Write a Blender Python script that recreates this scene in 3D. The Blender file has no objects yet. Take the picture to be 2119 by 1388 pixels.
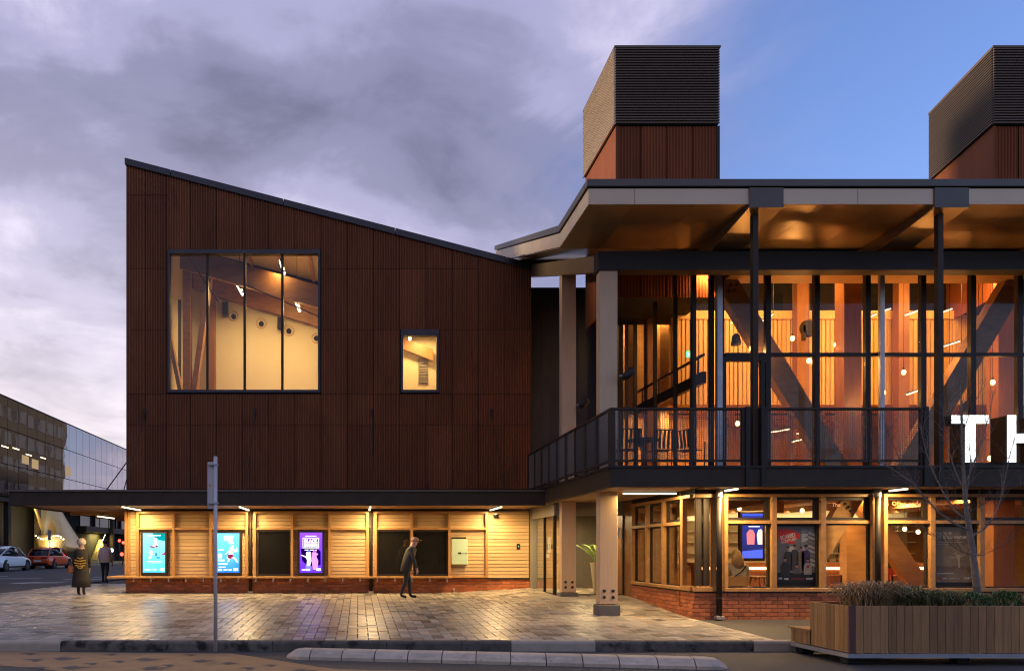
import bpy, bmesh, math, random
from mathutils import Vector, Matrix
random.seed(7)
R = math.radians
scene = bpy.context.scene
COL = scene.collection

# ---------------------------------------------------------------- camera (level shift lens)
F, CX, CY, ZC = 1620.0, 740.0, 1139.0, 1.30      # focal length and principal point in photo pixels, eye height
cam_d = bpy.data.cameras.new('camera'); cam = bpy.data.objects.new('camera', cam_d); COL.objects.link(cam)
cam.location = (0, 0, ZC); cam.rotation_euler = (R(90), 0, 0)
cam_d.sensor_width = 36.0; cam_d.lens = 36.0 * F / 2119.0
cam_d.shift_x = (2119 / 2 - CX) / 2119.0; cam_d.shift_y = (CY - 1388 / 2) / 2119.0
cam_d.clip_end = 4000; cam_d.clip_start = 0.1
scene.camera = cam

# ---------------------------------------------------------------- dusk sky, low sun
SUN_EL, SUN_AZ = 7.0, -84.0                      # azimuth from +Y, clockwise
world = bpy.data.worlds.new('World'); scene.world = world; world.use_nodes = True
wn, wl = world.node_tree.nodes, world.node_tree.links
wn.clear()
def W(t, **k):
    n = wn.new(t)
    for a, b in k.items(): setattr(n, a, b)
    return n
def wmath(op, a, b=None, c=None, clamp=False):
    n = W('ShaderNodeMath', operation=op, use_clamp=clamp)
    for i, s in enumerate((a, b, c)):
        if s is None: continue
        if isinstance(s, (int, float)): n.inputs[i].default_value = s
        else: wl.new(s, n.inputs[i])
    return n.outputs[0]
def wramp(fac, stops, interp='EASE'):
    n = W('ShaderNodeValToRGB'); cr = n.color_ramp; cr.interpolation = interp
    while len(cr.elements) < len(stops): cr.elements.new(0.5)
    for e, (p, c) in zip(cr.elements, stops): e.position = p; e.color = (*c, 1)
    wl.new(fac, n.inputs[0]); return n.outputs[0]
sky = W('ShaderNodeTexSky', sky_type='NISHITA', sun_disc=False)
sky.sun_elevation = R(SUN_EL); sky.sun_rotation = R(SUN_AZ); sky.air_density = 1.0; sky.dust_density = 0.6; sky.ozone_density = 3.0
tc = W('ShaderNodeTexCoord'); sep = W('ShaderNodeSeparateXYZ'); wl.new(tc.outputs['Generated'], sep.inputs[0])
dx, dy, dz = sep.outputs
zz = wmath('ADD', wmath('MAXIMUM', dz, 0.0), 0.16)
cpx, cpy = wmath('DIVIDE', dx, zz), wmath('DIVIDE', dy, zz)
comb = W('ShaderNodeCombineXYZ'); wl.new(cpx, comb.inputs[0]); wl.new(cpy, comb.inputs[1])
def wnoise(scale, detail, rough, off, dist=0.0, stretch=(1, 1, 1)):
    mp = W('ShaderNodeMapping'); mp.inputs['Location'].default_value = off; mp.inputs['Scale'].default_value = stretch
    mp.inputs['Rotation'].default_value = (0, 0, R(35))
    wl.new(comb.outputs[0], mp.inputs[0])
    n = W('ShaderNodeTexNoise'); n.inputs['Scale'].default_value = scale; n.inputs['Detail'].default_value = detail
    n.inputs['Roughness'].default_value = rough; n.inputs['Distortion'].default_value = dist
    wl.new(mp.outputs[0], n.inputs[0]); return n.outputs['Fac']
n1 = wnoise(0.95, 6, 0.52, (3.1, 1.7, 0), 0.55, (1.0, 0.82, 1))
n2 = wnoise(2.8, 7, 0.58, (8.3, 2.2, 0), 0.5, (1.0, 0.85, 1))
nn = wmath('ADD', wmath('MULTIPLY', n1, 0.62), wmath('MULTIPLY', n2, 0.38))
cloud = wramp(nn, [(0.35, (0.137, 0.141, 0.238)), (0.45, (0.218, 0.222, 0.362)), (0.53, (0.33, 0.327, 0.515)), (0.64, (0.60, 0.565, 0.75))])
# glow of the set sun low on the horizon, in the sun's own direction
sdir = (math.sin(R(SUN_AZ + 44)), math.cos(R(SUN_AZ + 44)))
hor = wmath('SQRT', wmath('ADD', wmath('ADD', wmath('MULTIPLY', dx, dx), wmath('MULTIPLY', dy, dy)), 0.0001))
ca = wmath('DIVIDE', wmath('ADD', wmath('MULTIPLY', dx, sdir[0]), wmath('MULTIPLY', dy, sdir[1])), hor)
az = wmath('POWER', wmath('MAXIMUM', ca, 0.0), 3.0)
lowf = wmath('POWER', wmath('SUBTRACT', 1.0, wmath('MULTIPLY', wmath('MAXIMUM', dz, 0.0), 1.0), clamp=True), 5.0)
glow = wmath('MULTIPLY', wmath('MULTIPLY', az, lowf), wmath('MULTIPLY_ADD', nn, 4.6, -0.5, clamp=False), clamp=True)
gm = W('ShaderNodeMix', data_type='RGBA'); wl.new(glow, gm.inputs['Factor']); wl.new(cloud, gm.inputs['A']); gm.inputs['B'].default_value = (1.05, 0.93, 0.93, 1)
acy = wmath('MAXIMUM', wmath('ABSOLUTE', cpy), 0.5)
edge = wmath('SUBTRACT', wmath('MULTIPLY', acy, 0.47), cpx)                            # the clear gap in the cloud deck lies to the right
edge = wmath('ADD', wmath('DIVIDE', edge, acy), wmath('MULTIPLY_ADD', nn, 1.0, -0.50))
ms = W('ShaderNodeMapRange', interpolation_type='SMOOTHSTEP'); wl.new(edge, ms.inputs['Value'])
ms.inputs['From Min'].default_value = -0.16; ms.inputs['From Max'].default_value = 0.26
tn = W('ShaderNodeMix', data_type='RGBA', blend_type='MULTIPLY'); tn.inputs['Factor'].default_value = 1.0; wl.new(sky.outputs[0], tn.inputs['A']); tn.inputs['B'].default_value = (2.1, 1.66, 2.05, 1)
bg1 = W('ShaderNodeBackground'); wl.new(tn.outputs['Result'], bg1.inputs[0]); bg1.inputs[1].default_value = 0.15
bg2 = W('ShaderNodeBackground'); wl.new(gm.outputs['Result'], bg2.inputs[0]); bg2.inputs[1].default_value = 0.95
mx = W('ShaderNodeMixShader'); wl.new(ms.outputs[0], mx.inputs[0]); wl.new(bg1.outputs[0], mx.inputs[1]); wl.new(bg2.outputs[0], mx.inputs[2])
wo = W('ShaderNodeOutputWorld'); wl.new(mx.outputs[0], wo.inputs[0])

sun_d = bpy.data.lights.new('sun', 'SUN'); sun = bpy.data.objects.new('sun', sun_d); COL.objects.link(sun)
sun_d.energy = 2.6; sun_d.angle = R(8); sun_d.color = (1.0, 0.80, 0.58)
sv = Vector((math.sin(R(SUN_AZ)) * math.cos(R(SUN_EL)), math.cos(R(SUN_AZ)) * math.cos(R(SUN_EL)), math.sin(R(SUN_EL))))
sun.rotation_euler = (-sv).to_track_quat('-Z', 'Y').to_euler()

scene.view_settings.view_transform = 'Standard'; scene.view_settings.look = 'None'
scene.view_settings.gamma = 1.0; scene.view_settings.use_curve_mapping = False
scene.view_settings.exposure = 0.45
cy = scene.cycles
cy.use_denoising = True; cy.filter_width = 1.15; cy.max_bounces = 7; cy.diffuse_bounces = 3; cy.glossy_bounces = 4; cy.transparent_max_bounces = 24
cy.sample_clamp_indirect = 4.0; cy.caustics_reflective = False; cy.caustics_refractive = False
try: cy.denoiser = 'OPENIMAGEDENOISE'
except Exception: pass

# ---------------------------------------------------------------- helpers
def px(x, D): return (x - CX) * D / F
def pz(y, D): return ZC + (CY - y) * D / F
def P(x, y, D): return Vector((px(x, D), D, pz(y, D)))

def gz(X, Y):                                    # pavement level: falls to the kerb, ramps up to the entrance
    z = -0.0232 * max(24.18 - Y, 0.0)
    def ss(a, b, t):
        t = min(max((t - a) / (b - a), 0), 1); return t * t * (3 - 2 * t)
    return z + 0.155 * ss(2.0, 5.8, X) * ss(16.9, 21.0, Y)

class MB:
    def __init__(s): s.v, s.f, s.mi = [], [], []
    def _add(s, vs, fs, m=0):
        o = len(s.v); s.v += [tuple(v) for v in vs]; s.f += [tuple(i + o for i in f) for f in fs]; s.mi += [m] * len(fs); return s
    def box(s, x0, x1, y0, y1, z0, z1, m=0):
        vs = [(x0, y0, z0), (x1, y0, z0), (x1, y1, z0), (x0, y1, z0), (x0, y0, z1), (x1, y0, z1), (x1, y1, z1), (x0, y1, z1)]
        return s._add(vs, [(0, 3, 2, 1), (4, 5, 6, 7), (0, 1, 5, 4), (1, 2, 6, 5), (2, 3, 7, 6), (3, 0, 4, 7)], m)
    def fb(s, x0, x1, y0, y1, Dr, D0=None, D1=None, m=0):   # rectangle in photo pixels on the plane at depth Dr, from depth D0 to D1
        D0 = Dr if D0 is None else D0; D1 = Dr + .02 if D1 is None else D1
        return s.box(px(x0, Dr), px(x1, Dr), D0, D1, pz(y1, Dr), pz(y0, Dr), m)
    def poly(s, pts, m=0): return s._add(pts, [tuple(range(len(pts)))], m)
    def prism(s, pts, vec, m=0):
        n = len(pts); vec = Vector(vec); a = [Vector(p) for p in pts]; b = [p + vec for p in a]
        return s._add(a + b, [tuple(range(n))[::-1], tuple(range(n, 2 * n))] + [(i, (i + 1) % n, n + (i + 1) % n, n + i) for i in range(n)], m)
    def bar(s, p, q, w, h, up=(0, 0, 1), m=0):
        p, q = Vector(p), Vector(q); d = (q - p).normalized(); u = Vector(up)
        r = d.cross(u)
        if r.length < 1e-4: r = d.cross(Vector((0, 1, 0)))
        r.normalize(); u = r.cross(d); r *= w / 2; u *= h / 2
        vs = [p - r - u, p + r - u, p + r + u, p - r + u, q - r - u, q + r - u, q + r + u, q - r + u]
        return s._add(vs, [(0, 3, 2, 1), (4, 5, 6, 7), (0, 1, 5, 4), (1, 2, 6, 5), (2, 3, 7, 6), (3, 0, 4, 7)], m)
    def tube(s, pts, rad, n=8, m=0):
        pts = [Vector(p) for p in pts]; k = len(pts)
        if isinstance(rad, (int, float)): rad = [rad] * k
        ref = Vector((0, 0, 1)); d0 = (pts[1] - pts[0]).normalized()
        if abs(d0.z) > .9: ref = Vector((0, 1, 0))
        vs = []
        for i, p in enumerate(pts):
            d = (pts[min(i + 1, k - 1)] - pts[max(i - 1, 0)]).normalized()
            a = d.cross(ref).normalized(); b = d.cross(a).normalized()
            vs += [p + (a * math.cos(6.28318 * j / n) + b * math.sin(6.28318 * j / n)) * rad[i] for j in range(n)]
        fs = [(i * n + j, i * n + (j + 1) % n, (i + 1) * n + (j + 1) % n, (i + 1) * n + j) for i in range(k - 1) for j in range(n)]
        fs += [tuple(range(n))[::-1], tuple(range((k - 1) * n, k * n))]
        return s._add(vs, fs, m)
    def lathe(s, c, prof, n=16, sx=1, sy=1, m=0):
        c = Vector(c); vs = [c + Vector((r * sx * math.cos(6.28318 * j / n), r * sy * math.sin(6.28318 * j / n), z)) for r, z in prof for j in range(n)]
        k = len(prof); fs = [(i * n + j, i * n + (j + 1) % n, (i + 1) * n + (j + 1) % n, (i + 1) * n + j) for i in range(k - 1) for j in range(n)]
        fs += [tuple(range(n))[::-1], tuple(range((k - 1) * n, k * n))]
        return s._add(vs, fs, m)
    def ball(s, c, rx, ry, rz, n=12, k=8, m=0):
        prof = [(max(math.sin(math.pi * i / k), .02), -math.cos(math.pi * i / k)) for i in range(k + 1)]
        c = Vector(c); vs = [c + Vector((r * rx * math.cos(6.28318 * j / n), r * ry * math.sin(6.28318 * j / n), z * rz)) for r, z in prof for j in range(n)]
        fs = [(i * n + j, i * n + (j + 1) % n, (i + 1) * n + (j + 1) % n, (i + 1) * n + j) for i in range(k) for j in range(n)]
        fs += [tuple(range(n))[::-1], tuple(range(k * n, (k + 1) * n))]
        return s._add(vs, fs, m)
    def mesh(s, name, mat=None, smooth=False, recalc=True, bevel=0):
        me = bpy.data.meshes.new(name); me.from_pydata(s.v, [], s.f)
        for mt in (mat if isinstance(mat, (list, tuple)) else [mat]):
            if mt: me.materials.append(mt)
        if any(s.mi): me.polygons.foreach_set('material_index', s.mi)
        if recalc or bevel:
            bm = bmesh.new(); bm.from_mesh(me)
            if recalc: bmesh.ops.recalc_face_normals(bm, faces=bm.faces)
            if bevel: bmesh.ops.bevel(bm, geom=list(bm.edges), offset=bevel, segments=1, affect='EDGES', clamp_overlap=True)
            bm.to_mesh(me); bm.free()
        if smooth: me.polygons.foreach_set('use_smooth', [True] * len(me.polygons))
        me.update(); return me
    def build(s, name, mat, parent=None, smooth=False, bevel=0, recalc=True, local=False):
        return link(name, s.mesh(name, mat, smooth, recalc, bevel), parent, local)

def link(name, me, parent=None, local=False, loc=None, rot=None, scale=None):
    o = bpy.data.objects.new(name, me); COL.objects.link(o)
    if loc is not None: o.location = loc
    if rot is not None: o.rotation_euler = rot
    if scale is not None: o.scale = scale
    if parent is not None:
        o.parent = parent
        if not local: o.matrix_parent_inverse = WORLDINV(parent)
    return o
def WORLDINV(p):
    m = p.matrix_basis.copy()
    q = p
    while q.parent is not None:
        m = q.parent.matrix_basis @ q.matrix_parent_inverse @ m if q.parent.parent is None else (q.parent.parent.matrix_basis @ q.parent.matrix_parent_inverse @ q.parent.matrix_basis @ q.matrix_parent_inverse @ m)
        break
    return m.inverted()
def tag(o, label, cat, group=None):
    o['label'] = label; o['category'] = cat
    if group: o['group'] = group
    return o
def thing(name, label, cat, loc=(0, 0, 0), rotz=0.0, group=None):
    o = bpy.data.objects.new(name, None); COL.objects.link(o); o.empty_display_size = .2
    o.location = loc; o.rotation_euler = (0, 0, rotz)
    return tag(o, label, cat, group)
def struct(o): o['kind'] = 'structure'; return o
def stuff(o): o['kind'] = 'stuff'; return o
def copy_tree(o, parent=None):
    c = o.copy(); COL.objects.link(c); c.parent = parent
    for ch in [q for q in bpy.data.objects if q.parent == o]: copy_tree(ch, c)
    return c

# ---------------------------------------------------------------- materials (procedural)
MATS = {}
def mat(name, col, rough=.5, metal=0.0, noise=None, stretch=(1, 1, 1), amt=.25, rand=0.0, island=0.0, bump=0.0, bscale=None,
        emis=None, estr=1.0, spec=.5, rrough=0.0, dirt=None, obj=False, coat=0.0):
    m = bpy.data.materials.new(name); m.use_nodes = True; MATS[name] = m
    N, L = m.node_tree.nodes, m.node_tree.links
    b = N['Principled BSDF']
    b.inputs['Base Color'].default_value = (*col, 1); b.inputs['Roughness'].default_value = rough; b.inputs['Metallic'].default_value = metal
    b.inputs['Specular IOR Level'].default_value = spec; b.inputs['Coat Weight'].default_value = coat
    fac = None
    def mth(op, a, c, d=None):
        n = N.new('ShaderNodeMath'); n.operation = op
        for i, s in enumerate((a, c, d)):
            if s is None: continue
            if isinstance(s, (int, float)): n.inputs[i].default_value = s
            else: L.new(s, n.inputs[i])
        return n.outputs[0]
    if noise or bump or dirt:
        if obj: src = N.new('ShaderNodeTexCoord').outputs['Object']
        else: src = N.new('ShaderNodeNewGeometry').outputs['Position']
        mp = N.new('ShaderNodeMapping'); mp.inputs['Scale'].default_value = stretch; L.new(src, mp.inputs[0])
    if noise:
        n = N.new('ShaderNodeTexNoise'); n.inputs['Scale'].default_value = noise; n.inputs['Detail'].default_value = 5; n.inputs['Roughness'].default_value = .62
        L.new(mp.outputs[0], n.inputs[0])
        fac = mth('MULTIPLY_ADD', n.outputs['Fac'], 4 * amt, 1 - 2 * amt)
    if rand:
        oi = N.new('ShaderNodeObjectInfo'); f2 = mth('MULTIPLY_ADD', oi.outputs['Random'], 2 * rand, 1 - rand)
        fac = f2 if fac is None else mth('MULTIPLY', fac, f2)
    if island:
        g = N.new('ShaderNodeNewGeometry'); f2 = mth('MULTIPLY_ADD', g.outputs['Random Per Island'], 2 * island, 1 - island)
        fac = f2 if fac is None else mth('MULTIPLY', fac, f2)
    out = None
    if fac is not None:
        fac = mth('MAXIMUM', fac, 0.04)
        vm = N.new('ShaderNodeVectorMath'); vm.operation = 'SCALE'; vm.inputs[0].default_value = col; L.new(fac, vm.inputs['Scale']); out = vm.outputs[0]
    if dirt:                                     # stains with a shape of their own: (scale, colour, threshold)
        n = N.new('ShaderNodeTexNoise'); n.inputs['Scale'].default_value = dirt[0]; n.inputs['Detail'].default_value = 6
        L.new(mp.outputs[0], n.inputs[0])
        mr = N.new('ShaderNodeMapRange'); mr.interpolation_type = 'SMOOTHSTEP'; L.new(n.outputs['Fac'], mr.inputs[0])
        mr.inputs[1].default_value = dirt[2]; mr.inputs[2].default_value = dirt[2] + .18
        mi = N.new('ShaderNodeMix'); mi.data_type = 'RGBA'; L.new(mr.outputs[0], mi.inputs['Factor'])
        if out is not None: L.new(out, mi.inputs['A'])
        else: mi.inputs['A'].default_value = (*col, 1)
        mi.inputs['B'].default_value = (*dirt[1], 1); out = mi.outputs['Result']
    if out is not None: L.new(out, b.inputs['Base Color'])
    if rrough:
        oi = N.new('ShaderNodeObjectInfo') if rand else N.new('ShaderNodeNewGeometry')
        L.new(mth('MULTIPLY_ADD', oi.outputs['Random' if rand else 'Random Per Island'], 2 * rrough, rough - rrough), b.inputs['Roughness'])
    if bump:
        n = N.new('ShaderNodeTexNoise'); n.inputs['Scale'].default_value = bscale or noise or 20; n.inputs['Detail'].default_value = 4
        L.new(mp.outputs[0], n.inputs[0]); bp = N.new('ShaderNodeBump'); bp.inputs['Strength'].default_value = bump; bp.inputs['Distance'].default_value = .02
        L.new(n.outputs['Fac'], bp.inputs['Height']); L.new(bp.outputs[0], b.inputs['Normal'])
    if emis: b.inputs['Emission Color'].default_value = (*emis, 1); b.inputs['Emission Strength'].default_value = estr
    return m
def glass(name, tint=(1, 1, 1), ior=1.5, refl=1.0, rough=0.0, bump=0.0, bscale=1.0):
    m = bpy.data.materials.new(name); m.use_nodes = True; N, L = m.node_tree.nodes, m.node_tree.links; N.clear()
    t = N.new('ShaderNodeBsdfTransparent'); t.inputs[0].default_value = (*tint, 1)
    g = N.new('ShaderNodeBsdfGlossy'); g.inputs['Roughness'].default_value = rough; g.inputs[0].default_value = (refl, refl, refl, 1)
    fr = N.new('ShaderNodeFresnel'); bf = N.new('ShaderNodeNewGeometry'); mr_ = N.new('ShaderNodeMapRange'); L.new(bf.outputs['Backfacing'], mr_.inputs[0]); mr_.inputs[3].default_value = ior; mr_.inputs[4].default_value = 1 / ior; L.new(mr_.outputs[0], fr.inputs[0])   # thin sheet: same reflection from both sides
    mx = N.new('ShaderNodeMixShader'); L.new(fr.outputs[0], mx.inputs[0]); L.new(t.outputs[0], mx.inputs[1]); L.new(g.outputs[0], mx.inputs[2])
    if bump:
        n = N.new('ShaderNodeTexNoise'); n.inputs['Scale'].default_value = bscale; n.inputs['Detail'].default_value = 1
        gp = N.new('ShaderNodeNewGeometry'); L.new(gp.outputs['Position'], n.inputs[0])
        bp = N.new('ShaderNodeBump'); bp.inputs['Strength'].default_value = bump; bp.inputs['Distance'].default_value = .3
        L.new(n.outputs['Fac'], bp.inputs['Height']); L.new(bp.outputs[0], g.inputs['Normal'])
    o = N.new('ShaderNodeOutputMaterial'); L.new(mx.outputs[0], o.inputs[0]); return m
def emit(name, col, s):
    m = bpy.data.materials.new(name); m.use_nodes = True; N, L = m.node_tree.nodes, m.node_tree.links; N.clear()
    e = N.new('ShaderNodeEmission'); e.inputs[0].default_value = (*col, 1); e.inputs[1].default_value = s
    o = N.new('ShaderNodeOutputMaterial'); L.new(e.outputs[0], o.inputs[0]); return m
def paver_mat(name, node, out):
    m = bpy.data.materials.new(name); m.use_nodes = True; N, L = m.node_tree.nodes, m.node_tree.links; b = N['Principled BSDF']
    rn = N.new(node); cr = N.new('ShaderNodeValToRGB'); cr.color_ramp.interpolation = 'CONSTANT'
    st = [(0, (.07, .065, .06)), (.06, (.15, .138, .12)), (.17, (.25, .226, .19)), (.36, (.33, .295, .24)), (.56, (.39, .35, .28)), (.74, (.29, .265, .22)), (.88, (.46, .40, .31)), (.955, (.30, .205, .145))]
    while len(cr.color_ramp.elements) < len(st): cr.color_ramp.elements.new(.5)
    for e, (p, c) in zip(cr.color_ramp.elements, st): e.position = p; e.color = (*c, 1)
    L.new(rn.outputs[out], cr.inputs[0])
    g = N.new('ShaderNodeNewGeometry'); n = N.new('ShaderNodeTexNoise'); n.inputs['Scale'].default_value = 1.6; n.inputs['Detail'].default_value = 8; n.inputs['Roughness'].default_value = .7
    L.new(g.outputs['Position'], n.inputs[0])
    mm = N.new('ShaderNodeMath'); mm.operation = 'MULTIPLY_ADD'; L.new(n.outputs['Fac'], mm.inputs[0]); mm.inputs[1].default_value = 1.3; mm.inputs[2].default_value = .32
    vm = N.new('ShaderNodeVectorMath'); vm.operation = 'SCALE'; L.new(cr.outputs[0], vm.inputs[0]); L.new(mm.outputs[0], vm.inputs['Scale']); L.new(vm.outputs[0], b.inputs['Base Color'])
    n2 = N.new('ShaderNodeTexNoise'); n2.inputs['Scale'].default_value = 45; n2.inputs['Detail'].default_value = 3; L.new(g.outputs['Position'], n2.inputs[0])
    bp = N.new('ShaderNodeBump'); bp.inputs['Strength'].default_value = .12; bp.inputs['Distance'].default_value = .01; L.new(n2.outputs['Fac'], bp.inputs['Height']); L.new(bp.outputs[0], b.inputs['Normal'])
    r2 = N.new('ShaderNodeMath'); r2.operation = 'MULTIPLY_ADD'; L.new(n.outputs['Fac'], r2.inputs[0]); r2.inputs[1].default_value = .50; r2.inputs[2].default_value = .115
    L.new(r2.outputs[0], b.inputs['Roughness']); b.inputs['Specular IOR Level'].default_value = .55
    return m

ST_X, ST_Z, ST_Y = (.5, 9, 9), (9, 9, .5), (9, .5, 9)
M = dict(
    paver_one=paver_mat('paver_one', 'ShaderNodeObjectInfo', 'Random'), paver_many=paver_mat('paver_many', 'ShaderNodeNewGeometry', 'Random Per Island'),
    joint=mat('joint_sand', (.07, .06, .05), .9, noise=30), asphalt=mat('asphalt', (.075, .068, .060), .75, noise=60, amt=.34, bump=.8, bscale=120, dirt=(1.2, (.095, .085, .074), .52)),
    footasph=mat('footpath_asphalt', (.055, .05, .047), .7, noise=40, amt=.25, bump=.3, bscale=200), tan=mat('tan_surfacing', (.36, .205, .085), .7, noise=2.2, amt=.22, bump=.25, bscale=120, dirt=(3.0, (.24, .135, .06), .6)),
    motif=mat('dark_motif_paint', (.10, .085, .085), .75, noise=18, amt=.4), line=mat('road_paint', (.5, .49, .46), .7, noise=9, amt=.3),
    kerb_dark=mat('kerb_dark', (.14, .118, .088), .85, noise=6, amt=.35, bump=.4, bscale=60, dirt=(4.5, (.022, .021, .014), .5), rand=.2), kerb_light=mat('kerb_light', (.46, .38, .28), .8, noise=5, amt=.16, bump=.2, bscale=80),
    divider=mat('divider_concrete', (.54, .44, .325), .75, noise=5, amt=.2, bump=.2, bscale=70, rand=.12, dirt=(7, (.27, .235, .19), .6)),
    corten=mat('weathered_steel', (.200, .070, .029), .78, spec=.25, noise=1.6, stretch=(1, 1, .3), amt=.2, rand=.13, dirt=(2.2, (.155, .054, .024), .58)), corten2=mat('weathered_steel_bright', (.22, .064, .021), .75, spec=.25, noise=2.0, stretch=(1, 1, .3), amt=.2, rand=.2),
    flash=mat('dark_flashing', (.050, .050, .056), .42, metal=.5, noise=3, amt=.12), black=mat('black_metal', (.023, .018, .013), .5, spec=.3, noise=5, amt=.1), black2=mat('black_steel', (.044, .032, .021), .6, spec=.25, noise=3, amt=.2),
    dark=mat('dark_core', (.012, .011, .010), .9), bluewall=mat('dark_blue_cladding', (.048, .054, .075), .55, noise=2, amt=.15, rand=.08),
    board=mat('pale_cedar_board', (.50, .33, .155), .55, noise=3.0, stretch=(.35, 6, 14), amt=.16, rand=.14), frame=mat('oiled_timber_frame', (.40, .205, .065), .45, noise=5, stretch=(2, 2, 2), amt=.22, rand=.12),
    frame_r=mat('oiled_timber_frame_warm', (.40, .20, .06), .45, noise=5, stretch=(2, 2, 2), amt=.24, rand=.12), soffit=mat('soffit_timber', (.30, .175, .075), .5, noise=5, stretch=(.4, 8, 8), amt=.2, rand=.15),
    brick=mat('red_brick', (.42, .125, .042), .8, noise=14, amt=.22, rand=.3, bump=.25, bscale=90), mortar=mat('mortar', (.20, .165, .13), .9, noise=20),
    glulam=mat('glulam_pale', (.58, .40, .235), .5, noise=4, stretch=(14, 14, .4), amt=.14, rand=.05), conc=mat('column_concrete', (.13, .12, .105), .8, noise=8, amt=.15),
    steelbolt=mat('bolt_steel', (.10, .085, .07), .35, metal=.9), white=mat('painted_white_wall', (.70, .63, .46), .6, noise=1, amt=.03), timber_in=mat('glulam_beam', (.36, .165, .055), .45, noise=3, stretch=(1, 3, 3), amt=.25),
    ply=mat('ply_panel', (.44, .24, .09), .5, noise=2, stretch=(1, 1, 4), amt=.2), batten=mat('oak_batten', (.62, .36, .12), .5, noise=4, stretch=(6, 6, .4), amt=.18, rand=.15), redwood=mat('red_stained_timber', (.24, .095, .034), .5, noise=3, stretch=(5, 5, .5), amt=.2),
    glass=glass('clear_glass', (.96, .96, .94), 1.36, .9), gdark=glass('dark_glass', (.28, .27, .25), 1.5), gup=glass('foyer_glass', (.95, .92, .87), 1.33, .55),
    beige=mat('beige_aluminium', (.62, .47, .30), .45, metal=.1, noise=1.5, amt=.05, rand=.04), soffit_m=mat('bronze_soffit_panel', (.38, .27, .15), .30, metal=.5, noise=.9, amt=.16, rand=.06), cap=mat('roof_cap', (.10, .083, .065), .45, metal=.4, noise=3, amt=.1),
    louvre=mat('louvre_bronze', (.15, .108, .072), .55, spec=.35, rand=.08), louvre_l=mat('louvre_cream', (.74, .60, .45), .45, metal=.1, rand=.06),  # second one: low sun on the tower's left side put into the colour
    grey=mat('grey_door_metal', (.235, .215, .175), .5, metal=.2, noise=1.2, amt=.06), galv=mat('galvanised', (.42, .42, .43), .45, metal=.6, noise=6, amt=.15), polegrey=mat('pole_grey', (.58, .55, .53), .5, metal=.2, noise=4, amt=.08),
    plank=mat('planter_timber', (.37, .19, .065), .6, noise=4, stretch=(8, 8, .5), amt=.32, rand=.3), plank_red=mat('planter_corner_timber', (.13, .05, .035), .6, noise=4, stretch=(8, 8, .5), amt=.3),
    rubber=mat('rubber', (.012, .012, .012), .8), cabinet=mat('pale_green_enamel', (.44, .58, .42), .4, noise=1, amt=.04), meshwire=mat('mesh_wire', (.13, .12, .11), .45, metal=.4),
    led=emit('led_warm', (1.0, .80, .50), 2.3), led2=emit('led_room', (1.0, .84, .58), 2.6), bulb=emit('filament_bulb', (1.0, .62, .22), 7), exit=emit('exit_green', (.10, .75, .38), 1.6), whitesign=emit('white_letter_face', (.93, 1.0, .99), 1.7),
    bark=mat('pale_bark', (.19, .16, .13), .8, noise=10, stretch=(1, 1, 3), amt=.4, bump=.3, bscale=30), twig=mat('twig', (.085, .062, .048), .8), grass_d=mat('dry_tussock', (.46, .30, .135), .7, island=.45), grass_g=mat('green_tussock', (.20, .20, .07), .7, island=.4), shrub=mat('shrub_leaf', (.10, .175, .045), .6, island=.45),
    soil=mat('soil', (.03, .022, .016), .95), palm=mat('palm_leaf', (.22, .36, .06), .45, island=.3), pot=mat('cream_pot', (.62, .56, .44), .4), paper=mat('paper', (.72, .70, .64), .7),
    skin=mat('skin', (.50, .30, .22), .5), hair_b=mat('blonde_hair', (.34, .21, .09), .6, noise=40, amt=.35), hair_d=mat('dark_hair', (.03, .02, .016), .5, noise=30), furhat=mat('pale_fur', (.50, .44, .37), .9, noise=25, amt=.3, bump=.5, bscale=40),
    coat=mat('black_coat', (.022, .019, .013), .85, noise=20, amt=.4), coatpat=mat('gold_pattern', (.42, .25, .03), .8, noise=30, amt=.4), trous=mat('dark_trousers', (.014, .014, .017), .8), pinkj=mat('pale_jacket', (.50, .42, .43), .8, noise=12, amt=.12), cream=mat('cream_knit', (.74, .62, .38), .9, noise=20, amt=.15, bump=.2, bscale=60),
    tan_bag=mat('tan_leather', (.40, .13, .03), .5), darkj=mat('charcoal_jacket', (.03, .026, .026), .8, noise=8, amt=.3), capc=mat('dusty_pink_cap', (.36, .20, .15), .8), redf=mat('red_fabric', (.35, .03, .02), .8),
    carw=mat('white_car_paint', (.88, .86, .83), .28, coat=.8), caro=mat('orange_car_paint', (.85, .115, .025), .28, coat=.8), card=mat('dark_car_paint', (.03, .03, .035), .3, coat=.8), cglass=mat('car_glass', (.012, .013, .015), .06), tail=emit('tail_light', (1.0, .05, .03), 6), head=emit('head_light', (.9, .95, 1), 3), rim=mat('wheel_rim', (.12, .12, .12), .35, metal=.8),
    brace_timber=mat('brace_timber', (.27, .15, .062), .55, noise=3, stretch=(1, 3, 3), amt=.25),
    chairm=mat('teal_grey_chair', (.035, .05, .05), .5, metal=.3),
)
FONT = {}
def text_mesh(body, size, offset=0.0, extrude=0.0, align='LEFT'):
    c = bpy.data.curves.new('lettering', 'FONT'); c.body = body; c.size = size; c.offset = offset; c.extrude = extrude; c.align_x = align; c.resolution_u = 3
    o = bpy.data.objects.new('lettering_source', c); COL.objects.link(o)
    dg = bpy.context.evaluated_depsgraph_get(); me = bpy.data.meshes.new_from_object(o.evaluated_get(dg)); bpy.data.objects.remove(o); bpy.data.curves.remove(c)
    return me
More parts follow.
